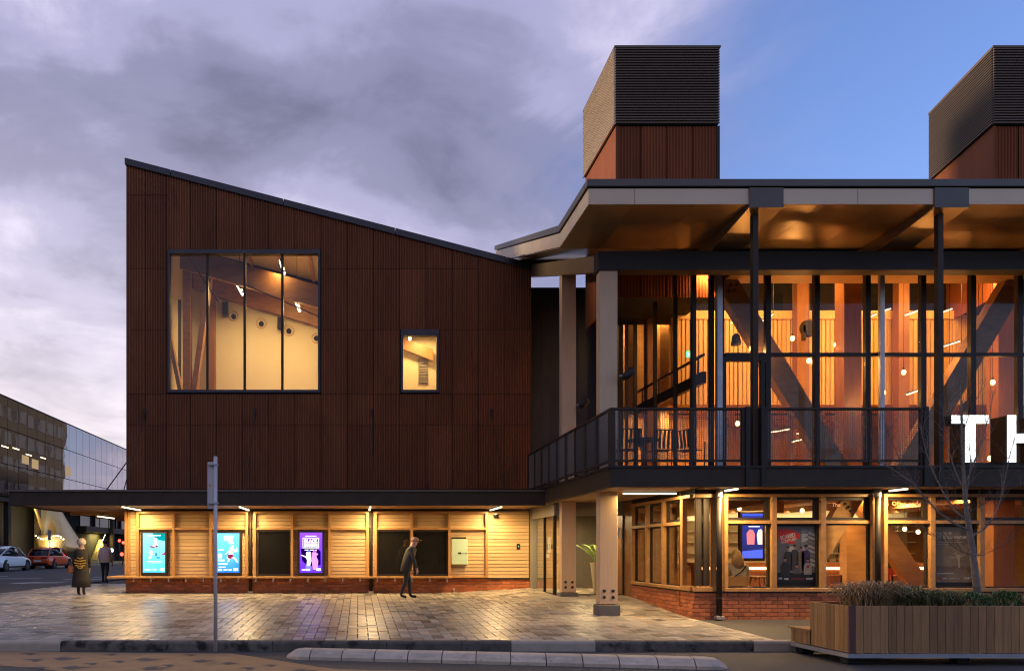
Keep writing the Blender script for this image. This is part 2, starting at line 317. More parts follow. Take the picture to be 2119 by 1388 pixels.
def text(name, body, x, y, D, width, m, parent, rotz=0, tilt=0, offset=0.0, extrude=0.0, sxy=None, local=False):
    """lettering whose lower left corner stands at photo pixel (x, y) on the plane at depth D; width in metres"""
    me = text_mesh(body, 1.0, offset, extrude)
    w = max(v.co.x for v in me.vertices) - min(v.co.x for v in me.vertices); x0 = min(v.co.x for v in me.vertices)
    s = width / w; sy = s * (sxy or 1)
    for v in me.vertices: v.co = Vector(((v.co.x - x0) * s, v.co.y * sy, v.co.z))
    me.materials.clear(); me.materials.append(m)
    o = link(name, me, None, loc=P(x, y, D) if not isinstance(x, Vector) else x, rot=(R(90), 0, rotz))
    if tilt: o.rotation_euler = (Matrix.Rotation(rotz, 3, 'Z') @ Matrix.Rotation(-tilt, 3, 'Y') @ Matrix.Rotation(R(90), 3, 'X')).to_euler()
    if parent is not None: o.parent = parent; o.matrix_parent_inverse = WORLDINV(parent)
    return o
def area(name, loc, rot, sx, sy, energy, col, parent):
    d = bpy.data.lights.new(name, 'AREA'); d.shape = 'RECTANGLE'; d.size = sx; d.size_y = sy; d.energy = energy; d.color = col
    o = bpy.data.objects.new(name, d); COL.objects.link(o); o.location = loc; o.rotation_euler = rot
    if parent is not None: o.parent = parent; o.matrix_parent_inverse = WORLDINV(parent)
    return o
def point(name, loc, energy, col, parent, rad=.05):
    d = bpy.data.lights.new(name, 'POINT'); d.energy = energy; d.color = col; d.shadow_soft_size = rad
    o = bpy.data.objects.new(name, d); COL.objects.link(o); o.location = loc
    if parent is not None: o.parent = parent; o.matrix_parent_inverse = WORLDINV(parent)
    return o
WARM = (1.0, .68, .34); AMBER = (1.0, .50, .15)

# ================================================================ GROUND
DL, DR, DC, DB = 24.18, 16.88, 21.66, 16.05      # studio front, theatre front, studio canopy edge, balcony edge
DK = 13.4                                        # kerb line
ROADZ = -0.42
g = MB(); g.poly([(-1500, -800, -.62), (1500, -800, -.62), (1500, 2500, -.62), (-1500, 2500, -.62)]); struct(g.build('ground', M['asphalt'], recalc=False))
def grid_sheet(name, x0, x1, y0, y1, nx, ny, zf, m):
    b = MB(); vs = [(x0 + (x1 - x0) * i / nx, y0 + (y1 - y0) * j / ny) for j in range(ny + 1) for i in range(nx + 1)]
    b._add([(x, y, zf(x, y)) for x, y in vs], [(j * (nx + 1) + i, j * (nx + 1) + i + 1, (j + 1) * (nx + 1) + i + 1, (j + 1) * (nx + 1) + i) for j in range(ny) for i in range(nx)])
    return struct(b.build(name, m, recalc=False))
grid_sheet('road', -140, 140, -30, DK, 60, 12, lambda x, y: ROADZ + .0 * y, M['asphalt'])
pave = grid_sheet('pavement', -11.0, 7.27, DK, 60, 46, 80, lambda x, y: gz(x, y) - .055, M['joint'])
foot = grid_sheet('footpath', 7.27, 40, DK + .02, 17.6, 30, 10, lambda x, y: -0.0232 * (24.18 - y) - .012, M['footasph'])
grid_sheet('side_road', -24.4, -11.12, DK + .002, 260, 12, 60, lambda x, y: (-.02 - .4 * max(0, (20 - y) / 6.6)) if y < 20 else -.02, M['asphalt'])
grid_sheet('far_pavement', -45, -24.6, DK + .002, 260, 8, 40, lambda x, y: .10, M['joint'])
# tan surfaced crossing panel with printed leaf shapes
zt = ROADZ + .004
def onroad(x, y, dz=0.0):
    D = (ZC - (ROADZ + dz)) * F / (y - CY); return Vector((px(x, D), D, ROADZ + dz))
t = MB(); t.poly([onroad(x, y, .004) for x, y in [(-300, 1345), (-20, 1346), (125, 1348), (300, 1350), (480, 1351), (560, 1363), (660, 1379), (705, 1384), (900, 1387), (1060, 1392), (1060, 1430), (300, 1420), (120, 1387), (60, 1380), (0, 1376), (-300, 1372)]])
tanp = struct(t.build('coloured_surfacing', M['tan'], recalc=False))
mo = 0
leafs = [[(-27, 0), (-8, -2.2), (6, -2.4), (14, -.8), (22, -2.6), (12, 1.2), (4, 1.4), (-6, .8)], [(-6, 1.6), (4, 1.8), (12, 1.6), (2, 4.2), (-10, 5.4), (-2, 3.4)]]
leafs2 = [[(-20, 1), (-6, -2.8), (10, -4.2), (18, -4), (4, -1), (26, -1.6), (46, -1), (24, .6), (2, 1.6)], [(-14, 2.6), (-2, 2), (10, 2.2), (30, 2.6), (8, 3.6), (-4, 4.2)]]
for (mx_, my_, s_, kd) in [(62, 1351, .8, 0), (72, 1364, .95, 0), (82, 1380, .9, 0), (128, 1361, .95, 1), (145, 1380, 1.0, 1), (232, 1352.5, .6, 0), (246, 1367, .8, 0), (298, 1363, .95, 1), (312, 1381, 1.05, 1), (395, 1354, .65, 0), (412, 1366, .8, 1), (515, 1381, .9, 0), (470, 1371, .7, 1), (620, 1386, .9, 1), (350, 1375, .7, 0), (560, 1375, .7, 0), (190, 1372, .75, 0), (930, 1390, .8, 1)]:
    for q, lf in enumerate(leafs2 if kd else leafs):
        b = MB(); b.poly([onroad(mx_ + x * s_ + random.uniform(-1, 1), my_ + y * s_ * .9, .008 + .0004 * q) for x, y in lf]); b.build('leaf_motif', M['motif'], tanp, recalc=False)
# lane lines and turn arrow on the side road
for (x0, x1, y, w) in [(-40, 80, 1197.0, .14), (-60, 12, 1192.0, .14), (128, 215, 1198.5, .14), (190, 260, 1194, .12)]:
    D = (ZC + .02) * F / (y - CY); b = MB(); b.box(px(x0, D), px(x1, D), D, D + w * 3, -.018, -.016); struct(b.build('lane_line', M['line']))
D = (ZC + .02) * F / (1204 - CY); b = MB(); zA = -.0155
x0a, x1a = px(35, D), px(128, D)
b.poly([(x0a, D - .9, zA), (x0a + .9, D - 1.6, zA), (x0a + .95, D - 1.1, zA), (x0a + 2.0, D - .9, zA), (x1a, D + 1.0, zA), (x1a, D + 1.5, zA), (x0a + 1.8, D - .1, zA), (x0a + 1.0, D - .3, zA), (x0a + 1.0, D + .3, zA)])
struct(b.build('turn_arrow', M['line'], recalc=False))
# kerb stones
kerb = struct(MB().box(-60, 40, DK + .02, DK + .13, -.60, -.36).build('kerb', M['kerb_dark']))
def kerb_stone(x0, x1, m, top):
    X0, X1 = px(x0, DK) + .004, px(x1, DK) - .004; b = MB(); zt_ = top
    prof = [(DK, ROADZ - .05), (DK, zt_ - .045), (DK + .015, zt_ - .015), (DK + .045, zt_), (DK + .17, zt_), (DK + .17, ROADZ - .05)]
    b.prism([(X0, y, z) for y, z in prof], (X1 - X0, 0, 0)); return b.build('kerb_stone', m, kerb, bevel=.004)
xs = [-900, -420, -110, 125, 345, 563, 800, 956, 1058, 1233, 1420, 1560, 1662, 1900, 2200, 2700]
for i in range(len(xs) - 1):
    light = xs[i] in (-110, -420, -900, 1058, 1560) ; kerb_stone(xs[i], xs[i + 1], M['kerb_light' if light else 'kerb_dark'], gz(0, DK) + (.012 if light else .004) - (.008 if xs[i] < 125 else 0))
sk = struct(MB().box(-11.14, -10.98, DK + .17, 200, -.3, .0).build('side_kerb', M['kerb_light']))
sk.data.vertices[4].co.z = sk.data.vertices[5].co.z = -.25   # follows the fall towards the corner
struct(MB().box(-24.62, -24.4, DK, 260, -.2, .115).build('far_kerb', M['kerb_light']))
# pavers: 90 degree herringbone, 38 x 19 cm
U = .192; GP = .0055; cells = []
for i in range(int(-11 / U), int(7.25 / U) + 2):
    for j in range(int((DK + .19) / U) - 2, int(31 / U)):
        m4 = (i - j) % 4
        if m4 == 0: r = (i * U, (i + 2) * U, j * U, (j + 1) * U)
        elif m4 == 3: r = (i * U, (i + 1) * U, j * U, (j + 2) * U)
        else: continue
        r = (r[0], min(r[1], 7.265), max(r[2], DK + .176), r[3])
        if r[1] - r[0] < .02 or r[3] - r[2] < .02: continue
        cxp, cyp = (r[0] + r[1]) / 2, (r[2] + r[3]) / 2
        if cyp > 24.1 and cxp > -7.3: continue
        if cxp < -.457 * cyp - 1.2: continue
        cells.append((cyp, cxp, r))
vis = sorted([c for c in cells if (c[1] / c[0] * F + CX) > -5])
near = set(id(c) for c in vis[:300])
def paver_mesh(w, d):
    b = MB(); c = .006; h = .05; w, d = w / 2 - GP, d / 2 - GP
    b._add([(-w, -d, -h), (w, -d, -h), (w, d, -h), (-w, d, -h), (-w, -d, -c), (w, -d, -c), (w, d, -c), (-w, d, -c), (-w + c, -d + c, 0), (w - c, -d + c, 0), (w - c, d - c, 0), (-w + c, d - c, 0)],
           [(0, 1, 5, 4), (1, 2, 6, 5), (2, 3, 7, 6), (3, 0, 4, 7), (4, 5, 9, 8), (5, 6, 10, 9), (6, 7, 11, 10), (7, 4, 8, 11), (8, 9, 10, 11)])
    return b.mesh('paver', M['paver_one'])
PM = {}
many = MB()
for c in cells:
    r = c[2]; w, d = r[1] - r[0], r[3] - r[2]
    jz = random.uniform(-.0018, .0018)
    if id(c) in near:
        k = (round(w, 3), round(d, 3))
        if k not in PM: PM[k] = paver_mesh(w, d)
        link('paver', PM[k], pave, loc=(c[1], c[0], gz(c[1], c[0]) + jz), rot=(math.atan(.0232) + random.uniform(-.003, .003), random.uniform(-.003, .003), 0))
    else:
        a0, a1, b0, b1 = r[0] + GP, r[1] - GP, r[2] + GP, r[3] - GP; cc = .006
        v = [(a0, b0), (a1, b0), (a1, b1), (a0, b1), (a0 + cc, b0 + cc), (a1 - cc, b0 + cc), (a1 - cc, b1 - cc), (a0 + cc, b1 - cc)]
        tl = [random.uniform(-.0012, .0012) for _ in range(2)]
        vs = [(x, y, gz(x, y) + jz - .03) for x, y in v[:4]] + [(x, y, gz(x, y) + jz - .006) for x, y in v[:4]] + [(x, y, gz(x, y) + jz + tl[0] * (1 if q in (0, 1) else -1) + tl[1] * (1 if q in (0, 3) else -1)) for q, (x, y) in enumerate(v[4:])]
        many._add(vs, [(0, 1, 5, 4), (1, 2, 6, 5), (2, 3, 7, 6), (3, 0, 4, 7), (4, 5, 9, 8), (5, 6, 10, 9), (6, 7, 11, 10), (7, 4, 8, 11), (8, 9, 10, 11)])
stuff(many.build('paver_field', M['paver_many'], pave, recalc=False))
# concrete divider blocks along the cycle lane
bx = [588, 641, 707, 775, 844, 915, 986, 1058, 1132, 1208, 1284, 1364, 1442, 1514]
p0, p1 = onroad(588, 1363.5), onroad(1514, 1386.5)
prev = None
for i in range(len(bx) - 1):
    ta = [( (x - 588) / (1514 - 588)) for x in (bx[i], bx[i + 1])]
    a = onroad(bx[i], 1363.5 + 23 * ta[0]); c = onroad(bx[i + 1], 1363.5 + 23 * ta[1])
    d = (c - a).normalized(); n = Vector((-d.y, d.x, 0)); Ln = (c - a).length - .016
    t = thing('kerb_block', 'pale concrete separator block along the road edge, one of a line' if 0 < i < 12 else ('rounded end block of the concrete separator line beside the tan surfacing' if i == 0 else 'rounded dark-stained end block of the concrete separator line towards the planter'), 'block', a, math.atan2(d.y, d.x), 'blocks of the concrete road separator')
    def sec(x, k=1.0): return [(x, 0, -.002), (x, 0, .05 * k), (x, .13, .135 * k), (x, .17, .145 * k), (x, .40, .145 * k), (x, .44, .135 * k), (x, .50, .0), (x, .50, -.002)]
    b = MB(); L_ = Ln
    if i == 0: secs = [[(v[0] + .0, .14 + (v[1]) * .5, v[2]) for v in sec(0, .35)], [(v[0], .05 + v[1] * .85, v[2]) for v in sec(.12, .9)], sec(.24), sec(L_)]
    elif i == 12: secs = [sec(0), sec(L_ - .24), [(v[0], .05 + v[1] * .85, v[2]) for v in sec(L_ - .12, .9)], [(v[0], .14 + v[1] * .5, v[2]) for v in sec(L_, .35)]]
    else: secs = [sec(0), sec(L_)]
    n8 = 8; vs = [v for s_ in secs for v in s_]
    fs = [(k * n8 + q, k * n8 + (q + 1) % n8, (k + 1) * n8 + (q + 1) % n8, (k + 1) * n8 + q) for k in range(len(secs) - 1) for q in range(n8)] + [tuple(range(n8))[::-1], tuple(range(len(vs) - n8, len(vs)))]
    b._add(vs, fs); b.build('concrete_body', M['divider'], t, local=True, bevel=.006 if len(secs) == 2 else 0)
    if 0 < i < 12:
        b = MB(); b._add([(L_ * .28, .062 - .004, .092), (L_ * .72, .062 - .004, .092), (L_ * .72, .112 - .004, .1245), (L_ * .28, .112 - .004, .1245)], [(0, 1, 2, 3)]); b.build('reflector_recess', M['divider'], t, local=True)

# ================================================================ CORRUGATED STEEL STUDIO BUILDING (left)
stu = thing('studio_building', 'rust brown corrugated steel building with sloping roof above pale timber ground floor', 'building', (-1, DL, 0))
XL, XR = px(260, DL), px(1100, DL)
def roof_y(x): return 330 + (x - 260) * (548 - 330) / (1100 - 260)       # parapet line in photo pixels
# carcass behind the cladding, with openings for the two upper windows
wins = [(349, 661, 519, 811), (830, 907, 683, 811)]
b = MB()
def wall_poly(xa, xb, ya, yb):   # pixel rectangle, ya may be None for the roof line
    pts = [P(xa, yb, DL), P(xb, yb, DL), P(xb, roof_y(xb) + 3 if ya is None else ya, DL), P(xa, roof_y(xa) + 3 if ya is None else ya, DL)]
    b.prism([(p.x, DL + .045, p.z) for p in pts], (0, .16, 0))
wall_poly(260.5, 349, None, 1012); wall_poly(349, 661, None, 519); wall_poly(349, 661, 811, 1012); wall_poly(661, 830, None, 1012)
wall_poly(830, 907, None, 683); wall_poly(830, 907, 811, 1012); wall_poly(907, 1099.5, None, 1012)
b.build('carcass', M['dark'], stu)
b = MB(); zl, zr = pz(331, DL), pz(549, DL)
b.prism([(XL + .05, DL + .06, -.15), (XL + .05, 40, -.15), (XL + .05, 40, zl - .1), (XL + .05, DL + .06, zl - .1)], (.15, 0, 0)); b.build('side_wall', M['corten'], stu)
b = MB(); b.prism([(XR - .2, DL + .06, -.15), (XR - .2, 40, -.15), (XR - .2, 40, zr - .1), (XR - .2, DL + .06, zr - .1)], (.15, 0, 0)); b.build('side_wall', M['corten'], stu)
b = MB(); b.prism([(XL, DL + .02, zl - .08), (XR, DL + .02, zr - .08), (XR, DL + .02, zr - .02), (XL, DL + .02, zl - .02)], (0, 16, 0)); b.build('roof', M['flash'], stu)
b = MB(); b.prism([(XL + .1, 39.8, -.1), (XR - .1, 39.8, -.1), (XR - .1, 39.8, zr - .1), (XL + .1, 39.8, zl - .1)], (0, .15, 0)); b.build('back_wall', M['corten'], stu)
# sloping parapet flashing in lengths
for xa, xb in [(259, 353.5), (354.5, 586), (587, 817), (818, 1047.5), (1048.5, 1101.5)]:
    b = MB(); pts = [P(xa, roof_y(xa) + 12, DL), P(xb, roof_y(xb) + 12, DL), P(xb, roof_y(xb) - 1.5, DL), P(xa, roof_y(xa) - 1.5, DL)]
    b.prism([(p.x, DL - .07, p.z) for p in pts], (0, .35, 0)); b.build('parapet_flashing', M['flash'], stu, bevel=.008)
# corrugated panels, each with its own ribs
cols = [261, 302, 345.7, 394.7, 448.8, 502.8, 556.8, 610.8, 664.8, 719, 773.2, 827.4, 881.8, 936, 990.2, 1044.6, 1099.5]
def cpanel(x0, x1, y0, y1, slope=False, m=None):
    X0, X1 = px(x0, DL) + .009, px(x1, DL) - .009; z0 = pz(y1, DL) + .009
    n = max(2, round((X1 - X0) / .0815)); v = []; f = []
    k = n * 4
    for i in range(k + 1):
        X = X0 + (X1 - X0) * i / k; xpx = x0 + (x1 - x0) * i / k
        yy = DL + (.0 if i % 4 in (0, 1) else .040) - .018
        if i == k: yy = DL - .018
        zt_ = pz(roof_y(xpx) + 8, DL) if slope else pz(y0, DL) - .006
        v += [(X, yy, z0), (X, yy, zt_)]
    for i in range(k): f.append((2 * i, 2 * i + 2, 2 * i + 3, 2 * i + 1))
    bb = MB(); bb._add(v, f); o = bb.build('cladding_panel', m or M['corten'], stu, recalc=False)
    bs = MB()
    for zf in ([.10, .9] if not slope else [.08]):
        for xi in (.06, .5, .94):
            q = (X0 + (X1 - X0) * xi, DL - .020, z0 + (pz(y0, DL) - z0) * zf)
            bs.box(q[0] - .011, q[0] + .011, q[1] - .010, q[1] + .002, q[2] - .011, q[2] + .011)
    stuff(bs.build('fixing_screws', M['steelbolt'], o))
rows = [556, 682, 815, 880, 1012]
for i in range(16):
    a, c = cols[i], cols[i + 1]
    if i < 2: cpanel(a, c, roof_y(c) + 12, 404, True); cpanel(a, c, 404, 556)
    elif i < 8: cpanel(a, c, roof_y(c) + 12, 517, True)
    else: cpanel(a, c, roof_y(c) + 12, 556 if i < 14 else (682), True)
    for r0, r1 in zip(rows, rows[1:]):
        if 2 <= i < 8 and r0 < 815: continue
        if i >= 14 and r0 == 556: continue
        if i == 11 and r0 == 682: continue
        if i == 12 and r0 == 682: cpanel(909, c, r0, r1); continue
        cpanel(a, c, r0, r1)
# upper windows: frames, mullions and panes
def window(x0, x1, y0, y1, mull, head):
    w = MB(); w.fb(x0, x1, y0, y0 + head, DL, DL - .05, DL + .16); w.fb(x0, x1, y1 - 6, y1, DL, DL - .05, DL + .16)
    w.fb(x0, x0 + 5, y0 + head, y1 - 6, DL, DL - .05, DL + .16); w.fb(x1 - 5, x1, y0 + head, y1 - 6, DL, DL - .05, DL + .16)
    wo_ = w.build('window', M['flash'], stu, bevel=.006)
    xs_ = [x0 + 5] + mull + [x1 - 5]
    for q in mull: MB().fb(q - 2.4, q + 2.4, y0 + head, y1 - 6, DL, DL + .0, DL + .13).build('mullion', M['black'], wo_)
    for xa, xb in zip(xs_, xs_[1:]): MB().fb(xa, xb, y0 + head, y1 - 6, DL, DL + .055, DL + .060).build('pane', M['glass'], wo_)
window(347, 663, 517, 812.5, [429, 506, 584], 9)
window(829, 908.5, 682, 812.5, [], 13)
# room behind the wide window
DBK = 28.4
rm = MB(); Xa, Xb = px(349, DL), px(661, DL) + 1.4
zf_, zc_ = pz(812, DL) - .25, pz(519, DL) + .6
rm.box(Xa - .4, Xb, DBK, DBK + .1, zf_, zl + (Xb - XL) * (zr - zl) / (XR - XL) - .65); rm.box(Xb, Xb + .1, DL + .22, DBK, zf_, zl + (Xb - XL) * (zr - zl) / (XR - XL) - .65); rm.build('room_wall', M['white'], stu)
MB().box(Xa - .55, Xa - .4, DL + .22, DBK, zf_, zc_ + .6).build('room_wall', M['white'], stu)
MB().box(Xa - .5, Xb, DL + .22, DBK, zf_ - .1, zf_).build('room_floor', M['ply'], stu)
sl = (zr - zl) / (XR - XL)
def zroof(X, off): return zl + (X - XL) * sl - off
b = MB(); b.prism([(Xa - .6, DL + .21, zroof(Xa - .6, .75)), (Xb + .1, DL + .21, zroof(Xb + .1, .75)), (Xb + .1, DL + .21, zroof(Xb + .1, .6)), (Xa - .6, DL + .21, zroof(Xa - .6, .6))], (0, DBK - DL, 0)); b.build('room_ceiling', M['white'], stu)
# glulam rafters following the roof slope
def rafter(D, y0l, xl_, y0r, xr_, h, m='timber_in', dd=.16):
    A, B = P(xl_, y0l, D), P(xr_, y0r, D); bb = MB(); hh = h * D / F
    bb.prism([(A.x, D, A.z - hh), (B.x, D, B.z - hh), (B.x, D, B.z), (A.x, D, A.z)], (0, dd, 0)); bb.build('rafter', M[m], stu)
rafter(25.6, 508, 372, 602, 700, 46); rafter(DBK - .2, 560, 400, 655, 720, 38)
for xx in (500, 570, 640): 
    bb = MB(); A = P(xx, 520 + (xx - 430) * .26, 25.8); bb.bar((A.x, DL + .3, zroof(A.x, .82)), (A.x, DBK, zroof(A.x, .82)), .09, .14); bb.build('purlin', M['ply'], stu)
# left corner: column, braces, ply panel, dark blue door
MB().fb(378, 394, 500, 830, 26.0, 26.0, 26.3).build('column', M['timber_in'], stu)
b = MB(); b.bar(P(436, 560, 26.2), P(402, 812, 26.2), .18, .3, (0, 1, 0)); b.build('brace', M['timber_in'], stu)
b = MB(); b.bar(P(350, 690, 25.0), P(376, 820, 25.0), .12, .3, (0, 1, 0)); b.build('brace', M['ply'], stu)
MB().fb(430, 444, 560, 830, 27.8, 27.8, 28.1).build('column', M['redwood'], stu)
MB().fb(352, 374, 620, 812, 27.2, 27.2, 27.3).build('room_door', M['bluewall'], stu)
# air nozzles and speakers hung on the back wall
for k, (nx_, ny_) in enumerate([(484, 654), (541, 669), (598, 684), (655, 699)]):
    c = P(nx_, ny_, DBK); b = MB()
    for r0, r1, d0 in [(.19, .155, .03)]:
        n = 20; vs = []
        for rr, yy in [(.195, 0), (.195, -.02), (.15, -.03), (.12, .05), (.12, .06)]:
            vs += [(c.x + rr * math.cos(6.2832 * j / n), c.y - .01 + yy, c.z + rr * math.sin(6.2832 * j / n)) for j in range(n)]
        b._add(vs, [(i * n + j, i * n + (j + 1) % n, (i + 1) * n + (j + 1) % n, (i + 1) * n + j) for i in range(4) for j in range(n)])
    t = thing('air_nozzle', 'round white air jet nozzle high on the white wall behind the wide window', 'vent', c, 0, 'air nozzles in a row on the white room wall')
    b.build('ring', M['beige'], t, smooth=True)
    b = MB(); b.tube([(c.x, c.y - .02, c.z - .02), (c.x - .02, c.y - .06, c.z - .04)], [.10, .085], 16); b.build('nozzle_mouth', M['black'], t)
for (x0, x1, y0, y1, lb) in [(460, 471, 624, 652, 'black wall speaker beside the timber column behind the wide window'), (574, 584, 655, 679, 'black wall speaker between two air nozzles behind the wide window')]:
    t = thing('wall_speaker', lb, 'speaker', P((x0 + x1) / 2, y1, DBK - .25)); MB().fb(x0, x1, y0, y1, DBK - .25, DBK - .25, DBK - .05).build('cabinet', M['black'], t, bevel=.01)
    MB().fb(x0 + 2, x1 - 2, y0 + 2, y1 - 2, DBK - .25, DBK - .262, DBK - .252).build('grille', M['rubber'], t)
# ceiling luminaires in that room
for k, (A, B, lb) in enumerate([((490, 587, 26.6), (502, 609, 25.7), 'glowing tube light hanging below the second pane of the wide window'), ((609, 615, 26.6), (620, 643, 25.7), 'lower glowing tube light behind the right pane of the wide window'), ((580, 540, 26.2), (588, 566, 25.2), 'upper glowing tube light behind the right pane of the wide window')]):
    a, c = P(*A), P(*B); t = thing('tube_light', lb, 'light', c, 0, 'tube lights in the upper studio room')
    MB().tube([a, c], .05, 10).build('tube', M['led2'], t); MB().bar(a + Vector((0, 0, .08)), c + Vector((0, 0, .08)), .05, .05).build('housing', M['black'], t)
    MB().tube([(a + c) / 2 + Vector((0, 0, .1)), Vector(((a + c).x / 2, (a + c).y / 2, zroof((a + c).x / 2, .78)))], .008, 6).build('cable', M['black'], t)
    area('tube_glow', (a + c) / 2 + Vector((0, 0, -.09)), (0, 0, 0), .3, .9, 80, (1.0, .62, .22), t)
b = MB(); b.bar(P(392, 535, 25.4), P(452, 625, 25.4), .04, .04); b.bar(P(505, 588, 25.3), P(660, 655, 25.3), .03, .03); t = tag(b.build('lighting_bar', M['black']), 'thin black lighting rail slung under the rafters of the upper room', 'rail')
# room behind the small window
Xa, Xb = px(815, DL), px(925, DL); zf_, zc_ = pz(830, DL), pz(675, DL); DS = 26.2
b = MB(); b.box(Xa, Xb, DS, DS + .1, zf_, zc_ + .6); b.box(Xa - .1, Xa, DL + .22, DS, zf_, zc_ + .6); b.box(Xb - .12, Xb - .02, DL + .22, DS, zf_, zc_ + .6); b.box(Xa, Xb, DL + .22, DS, zc_ + .6, zc_ + .7); b.build('room_wall', M['white'], stu)
MB().box(Xa, Xb, DL + .22, DS, zf_ - .1, zf_).build('room_floor', M['ply'], stu)
rafter(DS - .25, 692, 820, 722, 896, 24)
b = MB()
b.fb(866, 886, 741, 794, DS - .02, DS - .045, DS - .003); t = thing('wall_vent', 'grey louvred vent grille on the white wall behind the small upper window', 'vent', P(876, 794, DS)); b.build('frame', M['grey'], t)
for k in range(9): MB().fb(867.5, 884.5, 744 + k * 5.5, 747.5 + k * 5.5, DS - .05, DS - .065, DS - .047).build('slat', M['grey'], t)
c = P(848, 699, 24.9); t = thing('ceiling_lamp', 'small bright lamp glowing at the head of the small upper window', 'lamp', c); MB().ball(c, .05, .05, .09, 12, 8).build('bulb', emit('lamp_bulb', (1, .80, .45), 8), t, smooth=True); MB().tube([c + Vector((0, 0, .09)), c + Vector((0, 0, .7))], .012, 6).build('stem', M['black'], t)
area('lamp_glow', c + Vector((.4, .4, .3)), (0, 0, 0), .4, .4, 48, (1.0, .62, .22), t)

# ------------------------------------------------ ground floor of the studio: brick plinth, boards, timber bays
zpl = pz(1197, DL)
MB().box(XL + .02, XR - .02, DL + .012, DL + .4, -.3, zpl).build('plinth', M['mortar'], stu)
BR = {}
def brick_mesh(w):
    k = round(w, 3)
    if k not in BR:
        bb = MB(); bb.box(-w / 2, w / 2, 0, .05, 0, .076); BR[k] = bb.mesh('brick', M['brick'], bevel=.004)
    return BR[k]
def brick_wall(parent, p, q, n_in, z0, z1, zbase):
    """bricks from p to q (XY), facing away from n_in, courses from z1 down to zbase(x,y)"""
    p, q = Vector(p), Vector(q); L_ = (q - p).length; d = (q - p) / L_; ang = math.atan2(d.y, d.x)
    n = round((z1 - z0) / .0865); lift = (z1 - z0) / n
    for k in range(n):
        z = z1 - (k + 1) * lift + .006; x = -.12 if k % 2 else 0.0
        while x < L_ - .03:
            a0, a1 = max(x, 0), min(x + .23, L_)
            if a1 - a0 > .04:
                c = p + d * (a0 + a1) / 2
                if z + .08 > zbase(c.x, c.y): link('brick', brick_mesh(a1 - a0), parent, loc=(c.x, c.y, z), rot=(0, 0, ang))
            x += .24
plo = stu
brick_wall(stu, (XL, DL - .008), (XR, DL - .008), None, -.08, zpl, gz)
MB().box(XL + .03, XR - .03, DL + .03, DL + .2, zpl, pz(1010, DL)).build('backing_wall', M['dark'], stu)
# weatherboards
ytop, ybot = 1056.5, 1195; nb = 19; ph = (ybot - ytop) / nb
for k in range(nb):
    y1_ = ybot - k * ph; cuts = [262] + sorted(random.sample([330, 410, 521, 605, 682, 769, 852, 1008], 3)) + [1094.5]
    for xa, xb in zip(cuts, cuts[1:]):
        z0, z1 = pz(y1_, DL) + .004, pz(y1_ - ph, DL) - .004; X0, X1 = px(xa, DL) + .001, px(xb, DL) - .001
        bb = MB(); bb.prism([(X0, DL - .012, z0), (X0, DL + .004, z1), (X0, DL + .028, z1), (X0, DL + .028, z0)], (X1 - X0, 0, 0)); bb.build('weatherboard', M['board'], stu)
def member(x0, x1, y0, y1, d0, d1, nm, parent=stu, m='frame'): return MB().fb(x0, x1, y0, y1, DL, DL - d0, DL - d1).build(nm, M[m], parent, bevel=.004)
MB().fb(262, 1094, 1051.5, 1057, DL, DL - .03, DL + .02).build('head_flashing', M['black'], stu)
for (x0, x1, mulls) in [(285, 514.5, [361, 437]), (526, 762.5, [605, 682]), (774.5, 1008, [851.5, 929])]:
    ys = 1191 if x0 < 770 else 1194
    member(x0, x0 + 5, 1057.5, ys, .17, .0, 'frame_post'); member(x1 - 5, x1, 1057.5, ys, .17, .0, 'frame_post')
    member(x0 + 5, x1 - 5, 1057.5, 1062, .169, .0, 'frame_rail')
    xs_ = [x0 + 5] + mulls + [x1 - 5]
    for i, (a, c) in enumerate(zip(xs_, xs_[1:])): member(a + (0 if i == 0 else 2.5), c - (0 if i == len(xs_) - 2 else 2.5), 1092, 1096, .16, .0, 'frame_rail')
    for q in mulls: member(q - 2.5, q + 2.5, 1062, ys, .165, .0, 'frame_post')
member(929.5, 1003, 1191, 1195, .16, .0, 'frame_rail'); member(774.5, 778, 1192, 1195, .16, .012, 'frame_rail')
member(258, 263, 1054, 1192, .02, -.3, 'corner_post'); member(265, 270, 1054, 1192, .05, .0, 'corner_post')
MB().fb(1008, 1094.5, 1195, 1198, DL, DL - .04, DL + .01).build('base_flashing', M['black'], stu)
# dark shop windows
for (x0, x1) in [(533.5, 602.5), (780.5, 849), (854, 926)]:
    w = MB(); w.fb(x0, x1, 1097, 1100, DL, DL - .10, DL - .013); w.fb(x0, x1, 1187, 1191, DL, DL - .10, DL - .013); w.fb(x0, x0 + 2.5, 1100, 1187, DL, DL - .10, DL - .013); w.fb(x1 - 2.5, x1, 1100, 1187, DL, DL - .10, DL - .013)
    wo_ = w.build('window', M['black'], stu); MB().fb(x0 + 2.5, x1 - 2.5, 1100, 1187, DL, DL - .05, DL - .02).build('pane', mat('shop_glass', (.012, .011, .010), .03, spec=.6), wo_)
